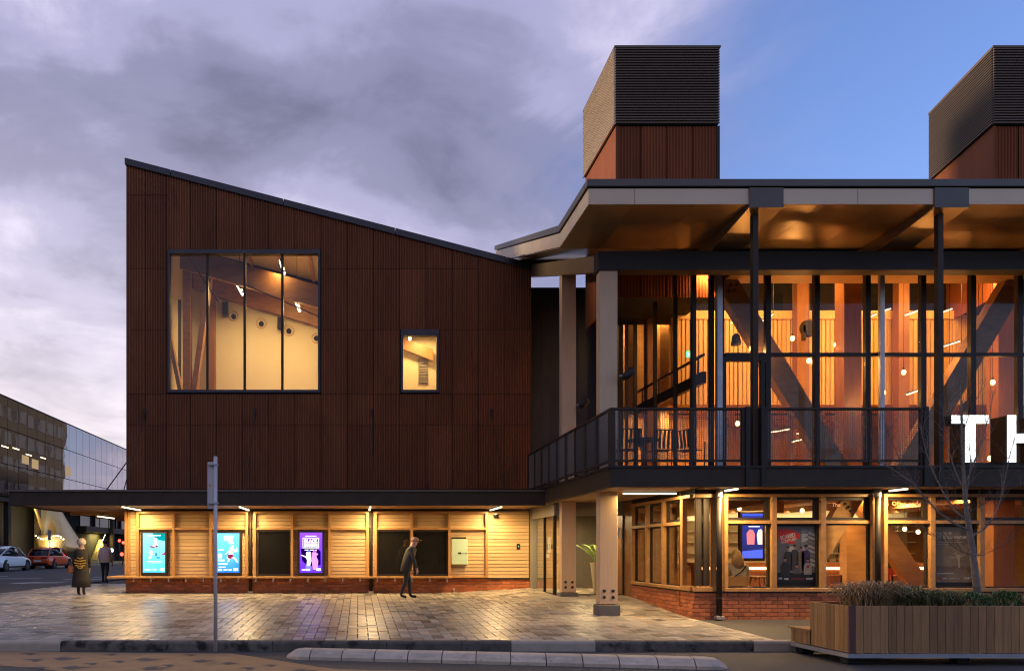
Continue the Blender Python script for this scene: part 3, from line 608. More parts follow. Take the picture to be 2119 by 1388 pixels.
# bench shelf with brackets
bench = thing('shelf_bench', 'long oiled timber shelf bench on steel brackets along the brick plinth', 'bench', P(560, 1197, DL))
zt_, zb_ = pz(1190.5, DL) - .012, pz(1190.5, DL) - .065
Dbf = DL - .42
for a, c in [(-7.62, -5.6), (-5.595, -3.2), (-3.195, -1.0), (-.995, 1.0), (1.005, px(932, DL))]:
    MB().box(a, c, Dbf, Dbf + .20, zb_, zt_).build('seat_plank', M['frame'], bench, bevel=.005); MB().box(a, c, Dbf + .207, DL - .02 if a > -7 else DL - .021, zb_, zt_).build('seat_plank', M['frame'], bench, bevel=.005)
for a, c in [(-7.62, -7.42), (-7.413, XL - .02)]: MB().box(a, c, DL - .015, DL + 5, zb_, zt_).build('seat_plank', M['frame'], bench, bevel=.005)
for q in range(19):
    X = XL + .35 + q * .53
    if X > px(928, DL): break
    bb = MB(); bb.box(X - .02, X + .02, Dbf + .08, DL - .014, zb_ - .04, zb_ - .001); bb.box(X - .02, X + .02, Dbf + .05, Dbf + .08, zb_ - .11, zb_ - .001); bb.build('bracket', M['galv'], bench)
# downpipes
for x, xx in [(519, 'between first and second timber bays of the wall'), (767.5, 'between second and third timber bays of the wall')]:
    X = px(x, DL); t = thing('downpipe', 'black downpipe with pale base block ' + xx, 'downpipe', (X, DL - .09, gz(X, DL)))
    MB().tube([(X, DL - .09, .06), (X, DL - .09, pz(1053, DL))], .052, 14).build('pipe', M['black'], t, smooth=True)
    MB().box(X - .08, X + .08, DL - .17, DL - .012, -.02, .06).build('base_block', M['kerb_light'], t, bevel=.01)
    for y in (1093, 1060): MB().tube([(X, DL - .09, pz(y, DL)), (X, DL - .09, pz(y, DL) + .03)], .06, 14).build('collar', M['black2'], t)
# meter cabinet, dome camera, card reader, tap
t = thing('meter_cabinet', 'pale green enamel meter cabinet with black latch on the board wall', 'cabinet', P(950, 1167, DL))
MB().fb(933, 966.5, 1115, 1167, DL, DL - .17, DL - .013).build('body', M['cabinet'], t, bevel=.008); MB().fb(934, 963, 1111, 1114.5, DL, DL - .15, DL - .013).build('rain_hood', M['black'], t)
MB().fb(946.5, 952.5, 1142, 1145.5, DL, DL - .18, DL - .171).build('latch', M['black'], t); MB().fb(953, 967, 1143.2, 1144, DL, DL - .18, DL - .171).build('chain', M['galv'], t)
MB().ball(P(966, 1143.5, DL - .18), .025, .02, .02, 8, 6).build('padlock', M['galv'], t)
c = P(1025, 1066, DL) + Vector((0, -.08, 0)); t = thing('dome_camera', 'small black dome security camera under the canopy on the board wall', 'camera', c)
MB().lathe(c, [(.075, .03), (.08, .0), (.07, -.04), (.045, -.075), (.0, -.085)], 16).build('dome', M['cglass'], t, smooth=True); MB().lathe(c, [(.09, .06), (.09, .028), (.076, .027)], 16).build('collar', M['galv'], t)
t = thing('card_reader', 'small black card reader with green light on the board wall', 'reader', P(1072, 1136, DL)); MB().fb(1069, 1075.5, 1124.5, 1136, DL, DL - .045, DL - .012).build('case', M['black'], t, bevel=.006); MB().fb(1071.5, 1073, 1129, 1131, DL, DL - .05, DL - .046).build('light', M['exit'], t)
t = thing('hose_tap', 'small galvanised tap standpipe against the brick plinth', 'tap', P(939, 1222, DL)); X = px(939, DL); MB().tube([(X, DL - .06, gz(X, DL)), (X, DL - .06, .14)], .022, 10).build('standpipe', M['galv'], t); MB().tube([(X, DL - .06, .13), (X - .03, DL - .13, .13), (X - .03, DL - .15, .09)], .014, 8).build('spout', M['galv'], t)

# ------------------------------------------------ canopy round the studio
can = thing('street_canopy', 'long flat black street canopy with timber soffit hung from the steel building', 'canopy', (-2, DC, 2.6))
zs = ZC + 1.2835; zft = pz(1013, DC); XCL, XCR = px(18, DC), px(1128, DC)
def fas(a, c, d0, d1, z0, z1, nm='fascia', m='black2'): return MB().box(a, c, d0, d1, z0, z1).build(nm, M[m], can, bevel=.006)
fas(XCL, px(241, DC) - .02, DC, DC + .12, zs - .03, zft - .06); fas(px(241, DC) + .02, XCR, DC, DC + .12, zs - .03, zft - .06)
fas(px(236, DC), px(246, DC), DC - .02, DC - .002, zs - .02, zft - .07, 'splice_plate')
fas(XCL - .08, XCR, DC - .05, DC + .2, zft - .058, zft, 'gutter_edge', 'cap')
fas(XCL, XCL + .12, DC + .122, 36, zs - .03, zft - .06); fas(XCL - .08, XCL + .2, DC + .202, 36, zft - .058, zft, 'gutter_edge', 'cap')
MB().box(XCL + .1, XCR, DC + .12, DL + .01, zft - .16, zft - .06).build('roof_deck', M['flash'], can); MB().box(XCL + .1, XL + .02, DL + .012, 36, zft - .16, zft - .06).build('roof_deck', M['flash'], can)
n = 16
for k in range(n):
    d0 = DC + .13 + k * (DL - DC - .16) / n; d1 = d0 + (DL - DC - .16) / n - .012
    for a, c in [(XCL + .13, -4.0), (-3.995, 0.2), (.205, XCR)]: MB().box(a, c, d0, d1, zs, zs + .025).build('soffit_board', M['soffit'], can)
for k in range(14):
    a = XCL + .14 + k * .17
    if a + .15 > XL: break
    MB().box(a, a + .158, DL + .0, 36, zs, zs + .025).build('soffit_board', M['soffit'], can)
for k, D in enumerate((26.0, 28.5, 31, 33.5)): MB().box(XCL + .12, XL, D, D + .1, zs - .11, zs - .001).build('joist', M['frame'], can)
for x, y, dn in [(300, 850, None), (528, 850, None), (770, 850, None), (1017, 850, None)]:
    a = P(x, y + 3, DL - .04); X = a.x; e = Vector((X, DC + .28, zft))
    MB().tube([a, e], .016, 6).build('tie_rod', M['black'], can); MB().box(X - .035, X + .035, DL - .06, DL - .012, pz(862, DL), pz(846, DL)).build('anchor_plate', M['black'], can)
MB().tube([Vector((XL, 27.5, pz(880, 27.5) + .0)), Vector((XCL + .5, 27.5, zft))], .02, 6).build('tie_rod', M['black'], can)
def strip(a, c, lab, en, grp='linear strip lights under canopy and balcony', rot=None):
    a, c = Vector(a), Vector(c); t = thing('strip_light', lab, 'light', (a + c) / 2, 0, grp)
    MB().bar(a, c, .05, .035).build('diffuser', M['led'], t); MB().bar(a + Vector((0, 0, .03)), c + Vector((0, 0, .03)), .07, .022).build('housing', M['black'], t)
    d = c - a; area('strip_glow', (a + c) / 2 + Vector((0, 0, -.03)), (0, 0, math.atan2(d.y, d.x)), d.length, .05, en, (1.0, .67, .30), t); return t
for X, lab in [(-6.62, 'glowing strip light under the canopy near the corner of the board wall'), (-3.32, 'glowing strip light under the canopy beside the downpipe between first and second bays'), (.36, 'glowing strip light under the canopy above the downpipe between second and third bays'), (4.05, 'glowing strip light under the canopy above the dome camera')]:
    strip((X, 22.05, zs - .05), (X, 23.85, zs - .05), lab, 105)
strip((XL - 1.3, 25.5, zs - .16), (XL - 1.3, 27.2, zs - .16), 'strip light under the canopy round the side of the steel building', 40)

# ================================================================ THEATRE BUILDING (right)
th = thing('theatre_building', 'two storey theatre with brick base, timber windows and glowing glazed upper foyer', 'building', (12, DR, -.17))
XC = px(1437, DR); XE = 19.0; ZS = ZC + 1.318            # street corner, far end, balcony soffit height
ZF = pz(965, DB)                                          # upper floor level
zsill = pz(1223, DR); zb0 = -.30
D1 = 20.7                                                 # back end of the side window wall
# brick base, front and side
MB().box(XC + .012, XE, DR + .012, DR + .25, zb0, zsill - .012).build('plinth', M['mortar'], th)
MB().box(XC + .012, XC + .25, DR + .252, D1, zb0, zsill - .012).build('plinth', M['mortar'], th)
brick_wall(th, (XC - .008, DR - .008), (11.7, DR - .008), None, -.20, zsill - .03, lambda x, y: -.2)
brick_wall(th, (XC - .008, D1), (XC - .008, DR), None, -.20, zsill - .03, gz)
MB().box(11.7, XE, DR - .006, DR + .011, -.25, zsill - .03).build('brick_base', M['brick'], th)
MB().box(XC - .02, XE, DR - .03, DR + .14, zsill - .028, zsill).build('sill_flashing', M['black'], th); MB().box(XC - .02, XC + .14, DR + .142, D1, zsill - .028, zsill).build('sill_flashing', M['black'], th)
ztop = pz(1021.5, DR)
MB().box(XC, XE, DR - .02, DR + .2, ztop, ZS + .02).build('lintel', M['black'], th); MB().box(XC, XC + .2, DR + .202, D1, ztop, ZS + .02).build('lintel', M['black'], th)
ztr0, ztr1 = pz(1083.4, DR), pz(1076.3, DR)
def tm(x0, x1, y0, y1, z0, z1, nm='frame_member', m='frame_r', par=th): return MB().box(x0, x1, y0, y1, z0, z1).build(nm, M[m], par, bevel=.005)
def glazed(x0, x1, z0, z1, D, fr=.05, tint='glass', axis='x', nm='window', hinge=False):
    """black framed pane set behind the timber; axis x = facing the street, y = facing left"""
    b = MB()
    if axis == 'x':
        b.box(x0, x1, D, D + .06, z0, z0 + fr); b.box(x0, x1, D, D + .06, z1 - fr, z1); b.box(x0, x0 + fr * .6, D, D + .06, z0 + fr, z1 - fr); b.box(x1 - fr * 1.6, x1, D, D + .06, z0 + fr, z1 - fr)
        o = b.build(nm, M['black'], th); MB().box(x0 + fr * .6, x1 - fr * 1.6, D + .025, D + .031, z0 + fr, z1 - fr).build('pane', M[tint], o)
    else:
        b.box(D, D + .06, x0, x1, z0, z0 + fr); b.box(D, D + .06, x0, x1, z1 - fr, z1); b.box(D, D + .06, x0, x0 + fr, z0 + fr, z1 - fr); b.box(D, D + .06, x1 - fr, x1, z0 + fr, z1 - fr)
        o = b.build(nm, M['black'], th); MB().box(D + .025, D + .031, x0 + fr, x1 - fr, z0 + fr, z1 - fr).build('pane', M[tint], o)
    return o
for bay in [[1497, 1600, 1701.5, 1810.5], [1826.5, 1927.3, 2029.3, 2140], [2157, 2257, 2360, 2460]]:
    X = [px(x, DR) for x in bay]; w0 = .068; w1 = .055
    tm(X[0], X[-1], DR - .06, DR + .12, zsill, pz(1215.5, DR), 'sill'); tm(X[0], X[-1], DR - .06, DR + .12, pz(1028, DR), ztop, 'head')
    for i, x in enumerate(X):
        a, c = (x, x + w0 + .01) if i == 0 else ((x - w0 - .02, x) if i == 3 else (x - w1, x + w1))
        tm(a, c, DR - .055, DR + .118, pz(1215.5, DR), pz(1028, DR), 'frame_post')
    for i in range(3):
        a = X[i] + (w0 + .01 if i == 0 else w1); c = X[i + 1] - (w0 + .02 if i == 2 else w1)
        tm(a, c, DR - .05, DR + .11, ztr0, ztr1, 'transom')
        glazed(a + .003, c - .003, ztr1, pz(1028, DR), DR + .03, .065); glazed(a + .003, c - .003, pz(1215.5, DR), ztr0, DR + .03, .028)
# corner bay with black folding shutter
Xk = px(1480, DR)
tm(XC - .01, Xk, DR - .06, DR + .1, zsill, pz(1213, DR), 'sill'); tm(XC - .01, Xk, DR - .06, DR + .1, pz(1029, DR), ztop, 'head'); tm(Xk - .07, Xk, DR - .055, DR + .1, pz(1213, DR), pz(1029, DR), 'frame_post')
tm(XC - .06, XC + .06, DR + .102, DR + .62, zsill, pz(1213, DR), 'sill'); tm(XC - .06, XC + .06, DR + .102, DR + .62, pz(1029, DR), ztop, 'head'); tm(XC - .055, XC + .06, DR + .5, DR + .62, pz(1213, DR), pz(1029, DR), 'frame_post')
for q in range(4):
    x0 = XC + .02 + q * .082; MB().box(x0, x0 + .078, DR - .01 + (q % 2) * .04, DR + .05 + (q % 2) * .04, pz(1213, DR) + .01, pz(1029, DR) - .01).build('shutter_leaf', M['black2'], th, bevel=.01)
# side window wall facing the forecourt
ym = [DR + .62, 17.62, 18.42, 19.42, 20.5]
ym = [DR + .62 + (D1 - DR - .7) * k / 3 for k in range(4)]
tm(XC - .06, XC + .12, ym[0] + .002, D1, zsill, pz(1215.5, DR), 'sill'); tm(XC - .06, XC + .12, ym[0] + .002, D1, pz(1028, DR), ztop, 'head')
for i, y in enumerate(ym):
    if i: tm(XC - .055, XC + .118, y - .05, y + .05, pz(1215.5, DR), pz(1028, DR), 'frame_post')
    if i < 3:
        a, c = y + (.05 if i else .004), ym[i + 1] - .05; tm(XC - .05, XC + .11, a, c, ztr0, ztr1, 'transom')
        glazed(a + .003, c - .003, ztr1, pz(1028, DR), XC + .03, .06, axis='y'); glazed(a + .003, c - .003, pz(1215.5, DR), ztr0, XC + .03, .03, axis='y')
# ---------------- ground floor interior
DI = 23.6
MB().box(XC + .26, XE, DR + .26, DI, -.16, -.10).build('foyer_floor', M['ply'], th)
MB().box(XC + .2, XE, DR + .26, DI, ZS - .02, ZS + .04).build('foyer_ceiling', M['ply'], th)
MB().box(XC + .3, XE, DI, DI + .1, -.1, ZS).build('foyer_back_wall', M['ply'], th)
MB().box(XE - .1, XE, DR + .25, DI, -.1, ZS).build('foyer_end_wall', M['ply'], th)
MB().box(XC + .0, XC + .1, D1 + .01, DI, -.1, ZS).build('foyer_side_wall', M['redwood'], th)
for k in range(7): MB().box(XC + 2.2 + k * 1.6, XC + 2.32 + k * 1.6, DR + 1.2, DI, ZS - .2, ZS - .022).build('ceiling_joist', M['timber_in'], th)
# sloping plywood bulkhead seen through the first window
b = MB(); b.prism([(XC + .6, DR + 1.0, ZS - .05), (XC + 2.2, DR + 1.0, ZS - .05), (XC + 2.2, DR + 1.0, ZS - .2), (XC + .6, DR + 1.0, ZS - .5)], (0, 1.4, 0)); b.build('bulkhead', M['ply'], th)
# big V braces of glulam just inside the glass
def brace(A, B, D, w, m='glulam', d=.22, nm='brace'):
    a, c = P(*A, D), P(*B, D); b_ = MB(); dv = (c - a).normalized(); n_ = Vector((dv.z, 0, -dv.x)) * w / 2
    b_.prism([a - n_, c - n_, c + n_, a + n_], (0, d, 0)); return b_.build(nm, M[m], th)
br = brace((1774, 1018), (1664, 1200), 18.0, .42, 'ply'); br2 = brace((1776, 1018), (1905, 1210), 18.3, .42, 'timber_in')
for q in range(4):
    c = P(1748 + (q % 2) * 7 + (q // 2) * 5, 1046 + (q % 2) * 6 + (q // 2) * 8 - 4, 17.99); MB().tube([c, c + Vector((0, -.03, 0))], .035, 12).build('bolt', M['steelbolt'], br)
MB().fb(1753, 1792, 1085, 1216, 19.0, 19.0, 19.3).build('column', M['ply'], th); MB().fb(2056, 2100, 1022, 1216, 18.6, 18.6, 18.9).build('column', M['redwood'], th)
MB().fb(1604, 1622, 1030, 1060, 19.0, 19.0, 19.3).build('column', M['redwood'], th)
# bar counter with lit shelf, back bar with bottles
bar = thing('bar_counter', 'timber bar counter with glowing amber front inside the theatre windows', 'counter', (12.5, 21, -.1))
MB().box(9.2, 17.5, 21.0, 21.6, -.098, .92).build('counter_body', M['redwood'], bar); MB().box(9.1, 17.6, 20.9, 21.7, .92, .98).build('counter_top', M['timber_in'], bar)
MB().box(9.2, 17.5, 20.96, 20.985, .80, .86).build('light_strip', emit('bar_strip', (1, .55, .2), 7), bar)
area('bar_glow', (13, 20.85, .8), (R(-60), 0, 0), 7.5, .1, 40, AMBER, bar)
sh = thing('back_bar_shelf', 'tall lit back bar shelves stacked with glasses and bottles behind the counter', 'shelf', (13, 23.2, -.1))
for k in range(5): MB().box(9.6, 16.5, 23.15, 23.5, .9 + .32 * k, .925 + .32 * k).build('shelf_board', M['white'], sh)
MB().box(9.6, 16.5, 23.5, 23.55, .8, 2.5).build('back_panel', M['white'], sh)
area('shelf_glow', (13, 23.0, 2.45), (R(20), 0, 0), 6.5, .15, 45, (1, .78, .42), sh)
rb = random.Random(3); bc = [mat('bottle_green', (.05, .12, .04), .1), mat('bottle_amber', (.22, .08, .015), .1), mat('glass_pale', (.6, .58, .5), .1), mat('bottle_dark', (.02, .02, .02), .1)]
bp = MB(); bp.lathe((0, 0, 0), [(.036, 0), (.038, .16), (.014, .2), (.013, .27), (.0, .272)], 8); bme = [bp.mesh('bottle', q, smooth=True) for q in bc]
gp = MB(); gp.lathe((0, 0, 0), [(.03, 0), (.006, .01), (.006, .08), (.036, .1), (.034, .17), (.0, .16)], 8); gme = gp.mesh('wine_glass', bc[2], smooth=True)
for k in range(4):
    for q in range(22):
        X = 9.8 + q * .3 + rb.uniform(-.04, .04)
        xx = X / 23.3 * F + CX
        if not (1700 < xx < 1760 or 1850 < xx < 1915): continue
        isb = k < 2
        o = link('bottle' if isb else 'wine_glass', rb.choice(bme) if isb else gme, None, loc=(X, 23.3, .926 + .32 * k))
        tag(o, 'bottle standing on the lit back bar shelf seen through the theatre windows' if isb else 'stem glass on the upper lit back bar shelf seen through the windows', 'bottle' if isb else 'glass', 'bottles on the back bar' if isb else 'glasses on the back bar')
# foyer lamps
for k, (X, D, lb) in enumerate([(9.0, 18.2, 'ceiling downlight above the seated woman inside the theatre window'), (11.6, 18.4, 'ceiling downlight behind the bracing inside the theatre window'), (14.3, 18.4, 'ceiling downlight behind the street tree inside the theatre window'), (10.2, 20.4, 'ceiling downlight over the near end of the bar'), (14.0, 20.4, 'ceiling downlight over the far end of the bar')]):
    t = thing('downlight', lb, 'light', (X, D, ZS - .05), 0, 'downlights in the theatre foyer ceiling'); MB().lathe((X, D, ZS - .075), [(.11, 0), (.12, .02), (.12, .053)], 16).build('housing', M['black'], t); MB().lathe((X, D, ZS - .078), [(.0, 0), (.09, 0), (.09, .002)], 14).build('lens', M['led2'], t)
    area('downlight_glow', (X, D, ZS - .1), (0, 0, 0), .5, .5, 55, (1, .58, .22), t)
for k, (x, y) in enumerate([(1722, 1102), (1735, 1098), (1848, 1100), (1872, 1094), (1900, 1100), (1530, 1052), (1660, 1056), (2046, 1100)]):
    c = P(x, y, 20.75); t = thing('bar_pendant', 'small glowing globe pendant over the theatre bar', 'lamp', c, 0, 'globe pendants over the bar'); MB().ball(c, .05, .05, .06, 10, 7).build('globe', M['bulb'], t, smooth=True); MB().tube([c + Vector((0, 0, .06)), Vector((c.x, c.y, ZS - .02))], .006, 5).build('cord', M['black'], t)
# seating inside: stool backs and table at the first window
t = thing('cafe_table', 'small round timber cafe table inside the theatre window beside the seated woman', 'table', (px(1568, 18.6), 18.7, -.1)); X = px(1572, 18.6)
MB().lathe((X, 18.7, .66), [(.32, 0), (.34, .02), (.32, .04)], 20).build('table_top', M['ply'], t)
for s in (-1, 1):
    for s2 in (-1, 1): MB().bar((X + .22 * s, 18.7 + .2 * s2, -.1), (X + .1 * s, 18.7 + .1 * s2, .66), .04, .04).build('leg', M['ply'], t)
def cafe_chair(x, D, lb, m='ply'):
    X = px(x, D); t = thing('cafe_chair', lb, 'chair', (X, D, -.1), 0, 'chairs inside the theatre cafe')
    MB().box(X - .22, X + .22, D, D + .42, .33, .36).build('seat', M[m], t, bevel=.01); MB().box(X - .23, X + .23, D - .03, D, .5, .72).build('backrest', M[m], t, bevel=.01)
    for s in (-1, 1):
        MB().bar((X + .2 * s, D - .015, -.1), (X + .2 * s, D - .015, .72), .035, .03).build('leg', M[m], t); MB().bar((X + .2 * s, D + .4, -.1), (X + .2 * s, D + .4, .33), .035, .035).build('leg', M[m], t)
cafe_chair(1527, 17.75, 'timber cafe chair carrying the seated woman in the cream jumper'); cafe_chair(1722, 18.9, 'timber cafe chair behind the pane beside the group poster', 'redwood'); cafe_chair(1862, 18.9, 'timber cafe chair in front of the bar behind the pane with lettering', 'redwood')

# ---------------- entrance glazing between the buildings
DE = 21.4; XEl = px(1148, DE); XEr = XC + .1; zeh = pz(1066, DE); ge = .085
en = thing('entrance_lobby', 'glass entrance lobby with dark frames and grey header beside the timber columns', 'entrance', (6.4, DE, ge))
def ep(nm, x0, x1, y0, y1, z0, z1, m='black'): return MB().box(x0, x1, y0, y1, z0, z1).build(nm, M[m], en)
ep('header', XEl - .02, XEr, DE - .02, DE + .12, zeh, ZS - .002, 'grey'); ep('header', XEl - .02, XEl + .1, DE + .122, DL + .3, zeh, ZS - .004, 'grey')
for x in (1148.5, 1241, 1301): ep('mullion', px(x, DE) - .045, px(x, DE) + .045, DE, DE + .08, ge + .03, zeh)
ep('threshold', XEl, XEr, DE - .01, DE + .1, ge - .08, ge + .03); ep('mullion', XEl, XEl + .07, DE + 1.25, DE + 1.32, ge + .03, zeh); ep('threshold', XEl, XEl + .08, DE + .102, DL + .2, ge - .08, ge + .035)
ep('pane', px(1152, DE), px(1237, DE), DE + .035, DE + .041, ge + .03, zeh, 'glass'); ep('pane', px(1245, DE), px(1297, DE), DE + .035, DE + .041, ge + .03, zeh, 'glass')
ep('pane', XEl + .03, XEl + .036, DE + .082, DE + 1.25, ge + .035, zeh, 'glass'); ep('pane', XEl + .03, XEl + .036, DE + 1.32, DL, ge + .035, zeh, 'glass')
ep('floor', XEl + .1, 8.5, DE + .12, 25.2, ge - .06, ge + .005, 'ply'); ep('back_wall', XEl - .1, 8.6, 25.2, 25.3, 0, ZS, 'grey'); ep('ceiling', XEl, 8.6, DE + .13, 25.2, ZS - .2, ZS - .15, 'white')
ep('door_leaf', px(1277, 22.4), px(1304, 22.4) + .12, 22.4, 22.46, ge + .01, zeh - .05, 'redwood'); ep('partition', XC + .02, XC + .09, D1 + .02, DE - .022, -.05, ZS, 'black')
ep('corner_post', XEr - .14, XEr, DE - .07, DE - .022, ge - .05, zeh, 'black')
ep('grey_door', px(1096, DL), px(1110, DL), DL - .04, DL + .02, .1, pz(1070, DL), 'grey'); ep('grey_door', px(1110.8, DL), px(1123, DL), DL - .02, DL + .04, .1, pz(1070, DL), 'grey'); ep('sign_band', px(1096, DL), px(1130, DL), DL - .08, DL + .3, pz(1070, DL), ZS - .01, 'grey')
for k in range(13): c = P(1153 + k * 11.2, 1163.5, DE + .03); MB().lathe(c - Vector((0, 0, .02)), [(.018, 0), (.02, .02), (.018, .04)], 8).build('safety_dot', M['frame'], en)
t = thing('lobby_light', 'warm ceiling light inside the glass entrance lobby', 'light', (6.6, 22.8, ZS - .25)); MB().box(6.1, 7.1, 22.6, 22.9, ZS - .25, ZS - .202).build('housing', M['white'], t); MB().box(6.15, 7.05, 22.63, 22.87, ZS - .256, ZS - .251).build('lens', M['led2'], t); area('lobby_glow', (6.6, 22.75, ZS - .28), (0, 0, 0), 1.2, .6, 75, (1, .72, .36), t)
t = thing('entry_sign', 'small lit white sign with two words above the grey entrance doors', 'sign', P(1113, 1070, 23.6)); MB().fb(1103, 1123.5, 1050, 1069.5, DL - .1, DL - .14, DL - .082).build('sign_box', M['black'], t)
for k in range(9):
    if k == 4: continue
    x = 1104.8 + k * 2.0; MB().fb(x, x + 1.3, 1056 - (3 if k == 0 else (5 if k == 8 else 0)), 1066, DL - .1, DL - .146, DL - .141).build('letter', emit('sign_letter', (1, .9, .92), 2.2), t)
for k, (x0, x1, y0, y1, lb) in enumerate([(1286, 1299, 1091, 1135, 'printed notice sheet taped to the entrance glass beside the windows'), (1279, 1284.5, 1091, 1113, 'small notice sheet on the entrance glass next to the larger notice')]):
    o = MB().fb(x0, x1, y0, y1, DE, DE + .026, DE + .03).build('notice', M['paper']); tag(o, lb, 'notice')
    for q in range(7 if k == 0 else 3): MB().fb(x0 + 1.5, x1 - 1.5 - (q % 3), y0 + 3 + q * 3, y0 + 3.9 + q * 3, DE, DE + .0245, DE + .0255).build('text_line', M['polegrey'], o)
b = thing('intercom_panel', 'white intercom panel with buttons on the wall behind the entrance glass', 'intercom', P(1140, 1148, DL)); MB().fb(1132.5, 1139, 1111, 1142, DL + .2, DL + .16, DL + .199).build('panel', M['paper'], b); MB().fb(1127, 1136, 1146, 1153, DL + .2, DL + .16, DL + .199).build('switch_plate', M['paper'], b); MB().fb(1139.5, 1143.5, 1125, 1135, DL + .2, DL + .14, DL + .199).build('handset', M['black'], b)
for k in range(19): MB().box(px(1123, DL) + .04, 6.35, DL + .20, DL + .23, .1 + k * .113, .1 + k * .113 + .107).build('wall_board', M['board'], en)
# potted palm in the lobby
Xp, Dp = px(1236, 22.1), 22.1
t = thing('potted_palm', 'green palm in a tall cream pot inside the glass entrance lobby', 'plant', (Xp, Dp, ge)); MB().lathe((Xp, Dp, ge + .006), [(.10, 0), (.19, .85), (.20, .87), (.17, .87), (.16, .83), (0, .83)], 20).build('pot', M['pot'], t, smooth=True)
rp = random.Random(5)
for k in range(9):
    a = k * .7 + rp.uniform(-.2, .2); L_ = rp.uniform(.55, .8); fr = MB(); base = Vector((Xp, Dp, ge + .85)); pts = [base + Vector((math.cos(a) * L_ * s, math.sin(a) * L_ * .8 * s, .75 * s - .55 * s * s)) for s in (0, .25, .5, .75, 1)]
    pts = [p_ + Vector((0, 0, .35 * (i / 4))) for i, p_ in enumerate(pts)]
    fr.tube(pts, [.012, .01, .008, .006, .004], 5)
    for i in range(14):
        s = .3 + .7 * i / 14; q = min(int(s * 4), 3); p_ = pts[q].lerp(pts[q + 1], s * 4 - q); dv = (pts[q + 1] - pts[q]).normalized(); sd = dv.cross(Vector((0, 0, 1))).normalized()
        for sg in (-1, 1):
            e = p_ + (sd * sg * .8 + dv * .6 + Vector((0, 0, -.25))) * .24 * (1 - .5 * s); w_ = dv * .014; fr.poly([p_ - w_, p_ + w_, e])
    fr.build('frond', M['palm'], t, recalc=False)

# ---------------- timber columns
def column(x0, x1, D, ybase, ztop_, lab):
    X0, X1 = px(x0, D), px(x1, D); zb = pz(ybase, D); t = thing('timber_column', lab, 'column', ((X0 + X1) / 2, D, zb), 0, 'tall pale timber columns at the entrance')
    hs = .24 if ybase > 1250 else .13
    MB().box(X0 - .05, X1 + .05, D - .04, D + .32, zb - .1, zb + hs).build('base', M['conc'], t, bevel=.012)
    MB().box(X0, X1, D, D + .26, zb + hs + .012, ztop_).build('shaft', M['glulam'], t, bevel=.008); MB().box(X0 + .04, X1 - .04, D + .04, D + .22, zb + hs, zb + hs + .012).build('shim', M['black'], t)
    for q in range(4):
        c = Vector((X0 + .1 + (q % 2) * (X1 - X0 - .2), D, zb + hs + (.17 if ybase > 1250 else .15) + (q // 2) * .14)); MB().tube([c + Vector((0, .01, 0)), c + Vector((0, -.012, 0)), c + Vector((0, -.013, 0)), c + Vector((0, -.03, 0))], [.037, .037, .02, .018], 14).build('bolt', M['steelbolt'], t)
column(1241, 1278, 17.5, 1273, pz(560, 17.5), 'tall pale timber column on a concrete base at the balcony corner')
column(1162.5, 1192, 21.0, 1236, pz(566, 21.0), 'tall pale timber column close to the grey entrance doors')
for (x, y, D, lb) in [(1282, 778, 17.4, 'black floodlight clamped to the column at the balcony corner'), (1193, 838, 20.9, 'black floodlight clamped to the column close to the entrance doors')]:
    a = P(x, y, D); t = thing('floodlight', lb, 'light', a, 0, 'floodlights on the timber columns'); MB().tube([a + Vector((0, 0, 0)), a + Vector((.12, -.02, .0))], .03, 8).build('arm', M['galv'], t); MB().tube([a + Vector((.05, -.1, -.08)), a + Vector((.10, -.1, -.03)), a + Vector((.24, -.1, .1)), a + Vector((.26, -.1, .12))], [.05, .085, .095, .08], 14).build('head', M['black'], t, smooth=True)

# ---------------- balcony
bal = thing('balcony', 'black steel balcony with wire mesh railing and timber soffit round the theatre corner', 'balcony', (9, DB, ZS))
XB = px(1263, DB); DBE = 23.9; zr_ = pz(843, DB); XBe = px(1953, DB)
MB().box(XB + .16, 19, DB + .15, 18.6, ZS + .03, ZF - .04).build('deck', M['black2'], bal); MB().box(XB + .16, 8.0, 18.602, DBE, ZS + .03, ZF - .04).build('deck', M['black2'], bal)
MB().box(XB, 19, DB, DB + .14, ZS - .01, ZF).build('edge_beam', M['black2'], bal, bevel=.006); MB().box(XB, XB + .14, DB + .142, DBE, ZS - .01, ZF).build('edge_beam', M['black2'], bal, bevel=.006)
MB().box(XB - .03, 19, DB - .03, DB - .002, ZF - .03, ZF + .02).build('edge_trim', M['black'], bal); MB().box(XB - .03, XB - .002, DB, DBE, ZF - .03, ZF + .02).build('edge_trim', M['black'], bal)
for k in range(13):
    a = XB + .15 + k * .18
    if a + .17 < XC: MB().box(a, a + .172, DB + .142, DBE, ZS, ZS + .022).build('soffit_board', M['soffit'], bal)
for k in range(4): MB().box(XC + .03, 19, DB + .145 + k * .17, DB + .31 + k * .17, ZS, ZS + .022).build('soffit_board', M['soffit'], bal)
def wire_mesh(name, u0, u1, z0, z1, fixed, axis, pitch, par):
    b = MB(); r = .0042
    nu = int((u1 - u0) / pitch); nz = int((z1 - z0) / pitch)
    for i in range(nu + 1):
        u = u0 + (u1 - u0) * i / nu
        if axis == 'x': b.box(u - r, u + r, fixed - r, fixed + r, z0, z1)
        else: b.box(fixed - r, fixed + r, u - r, u + r, z0, z1)
    for i in range(nz + 1):
        z = z0 + (z1 - z0) * i / nz
        if axis == 'x': b.box(u0, u1, fixed + r, fixed + 3 * r, z - r, z + r)
        else: b.box(fixed + r, fixed + 3 * r, u0, u1, z - r, z + r)
    return stuff(b.build(name, M['meshwire'], par, recalc=False))
def post(x, D=DB, w=.05, z1=None): return MB().box(x - w / 2, x + w / 2, D, D + .06, ZF, z1 or zr_).build('post', M['black2'], bal)
zm0, zm1 = pz(950, DB), zr_ - .05
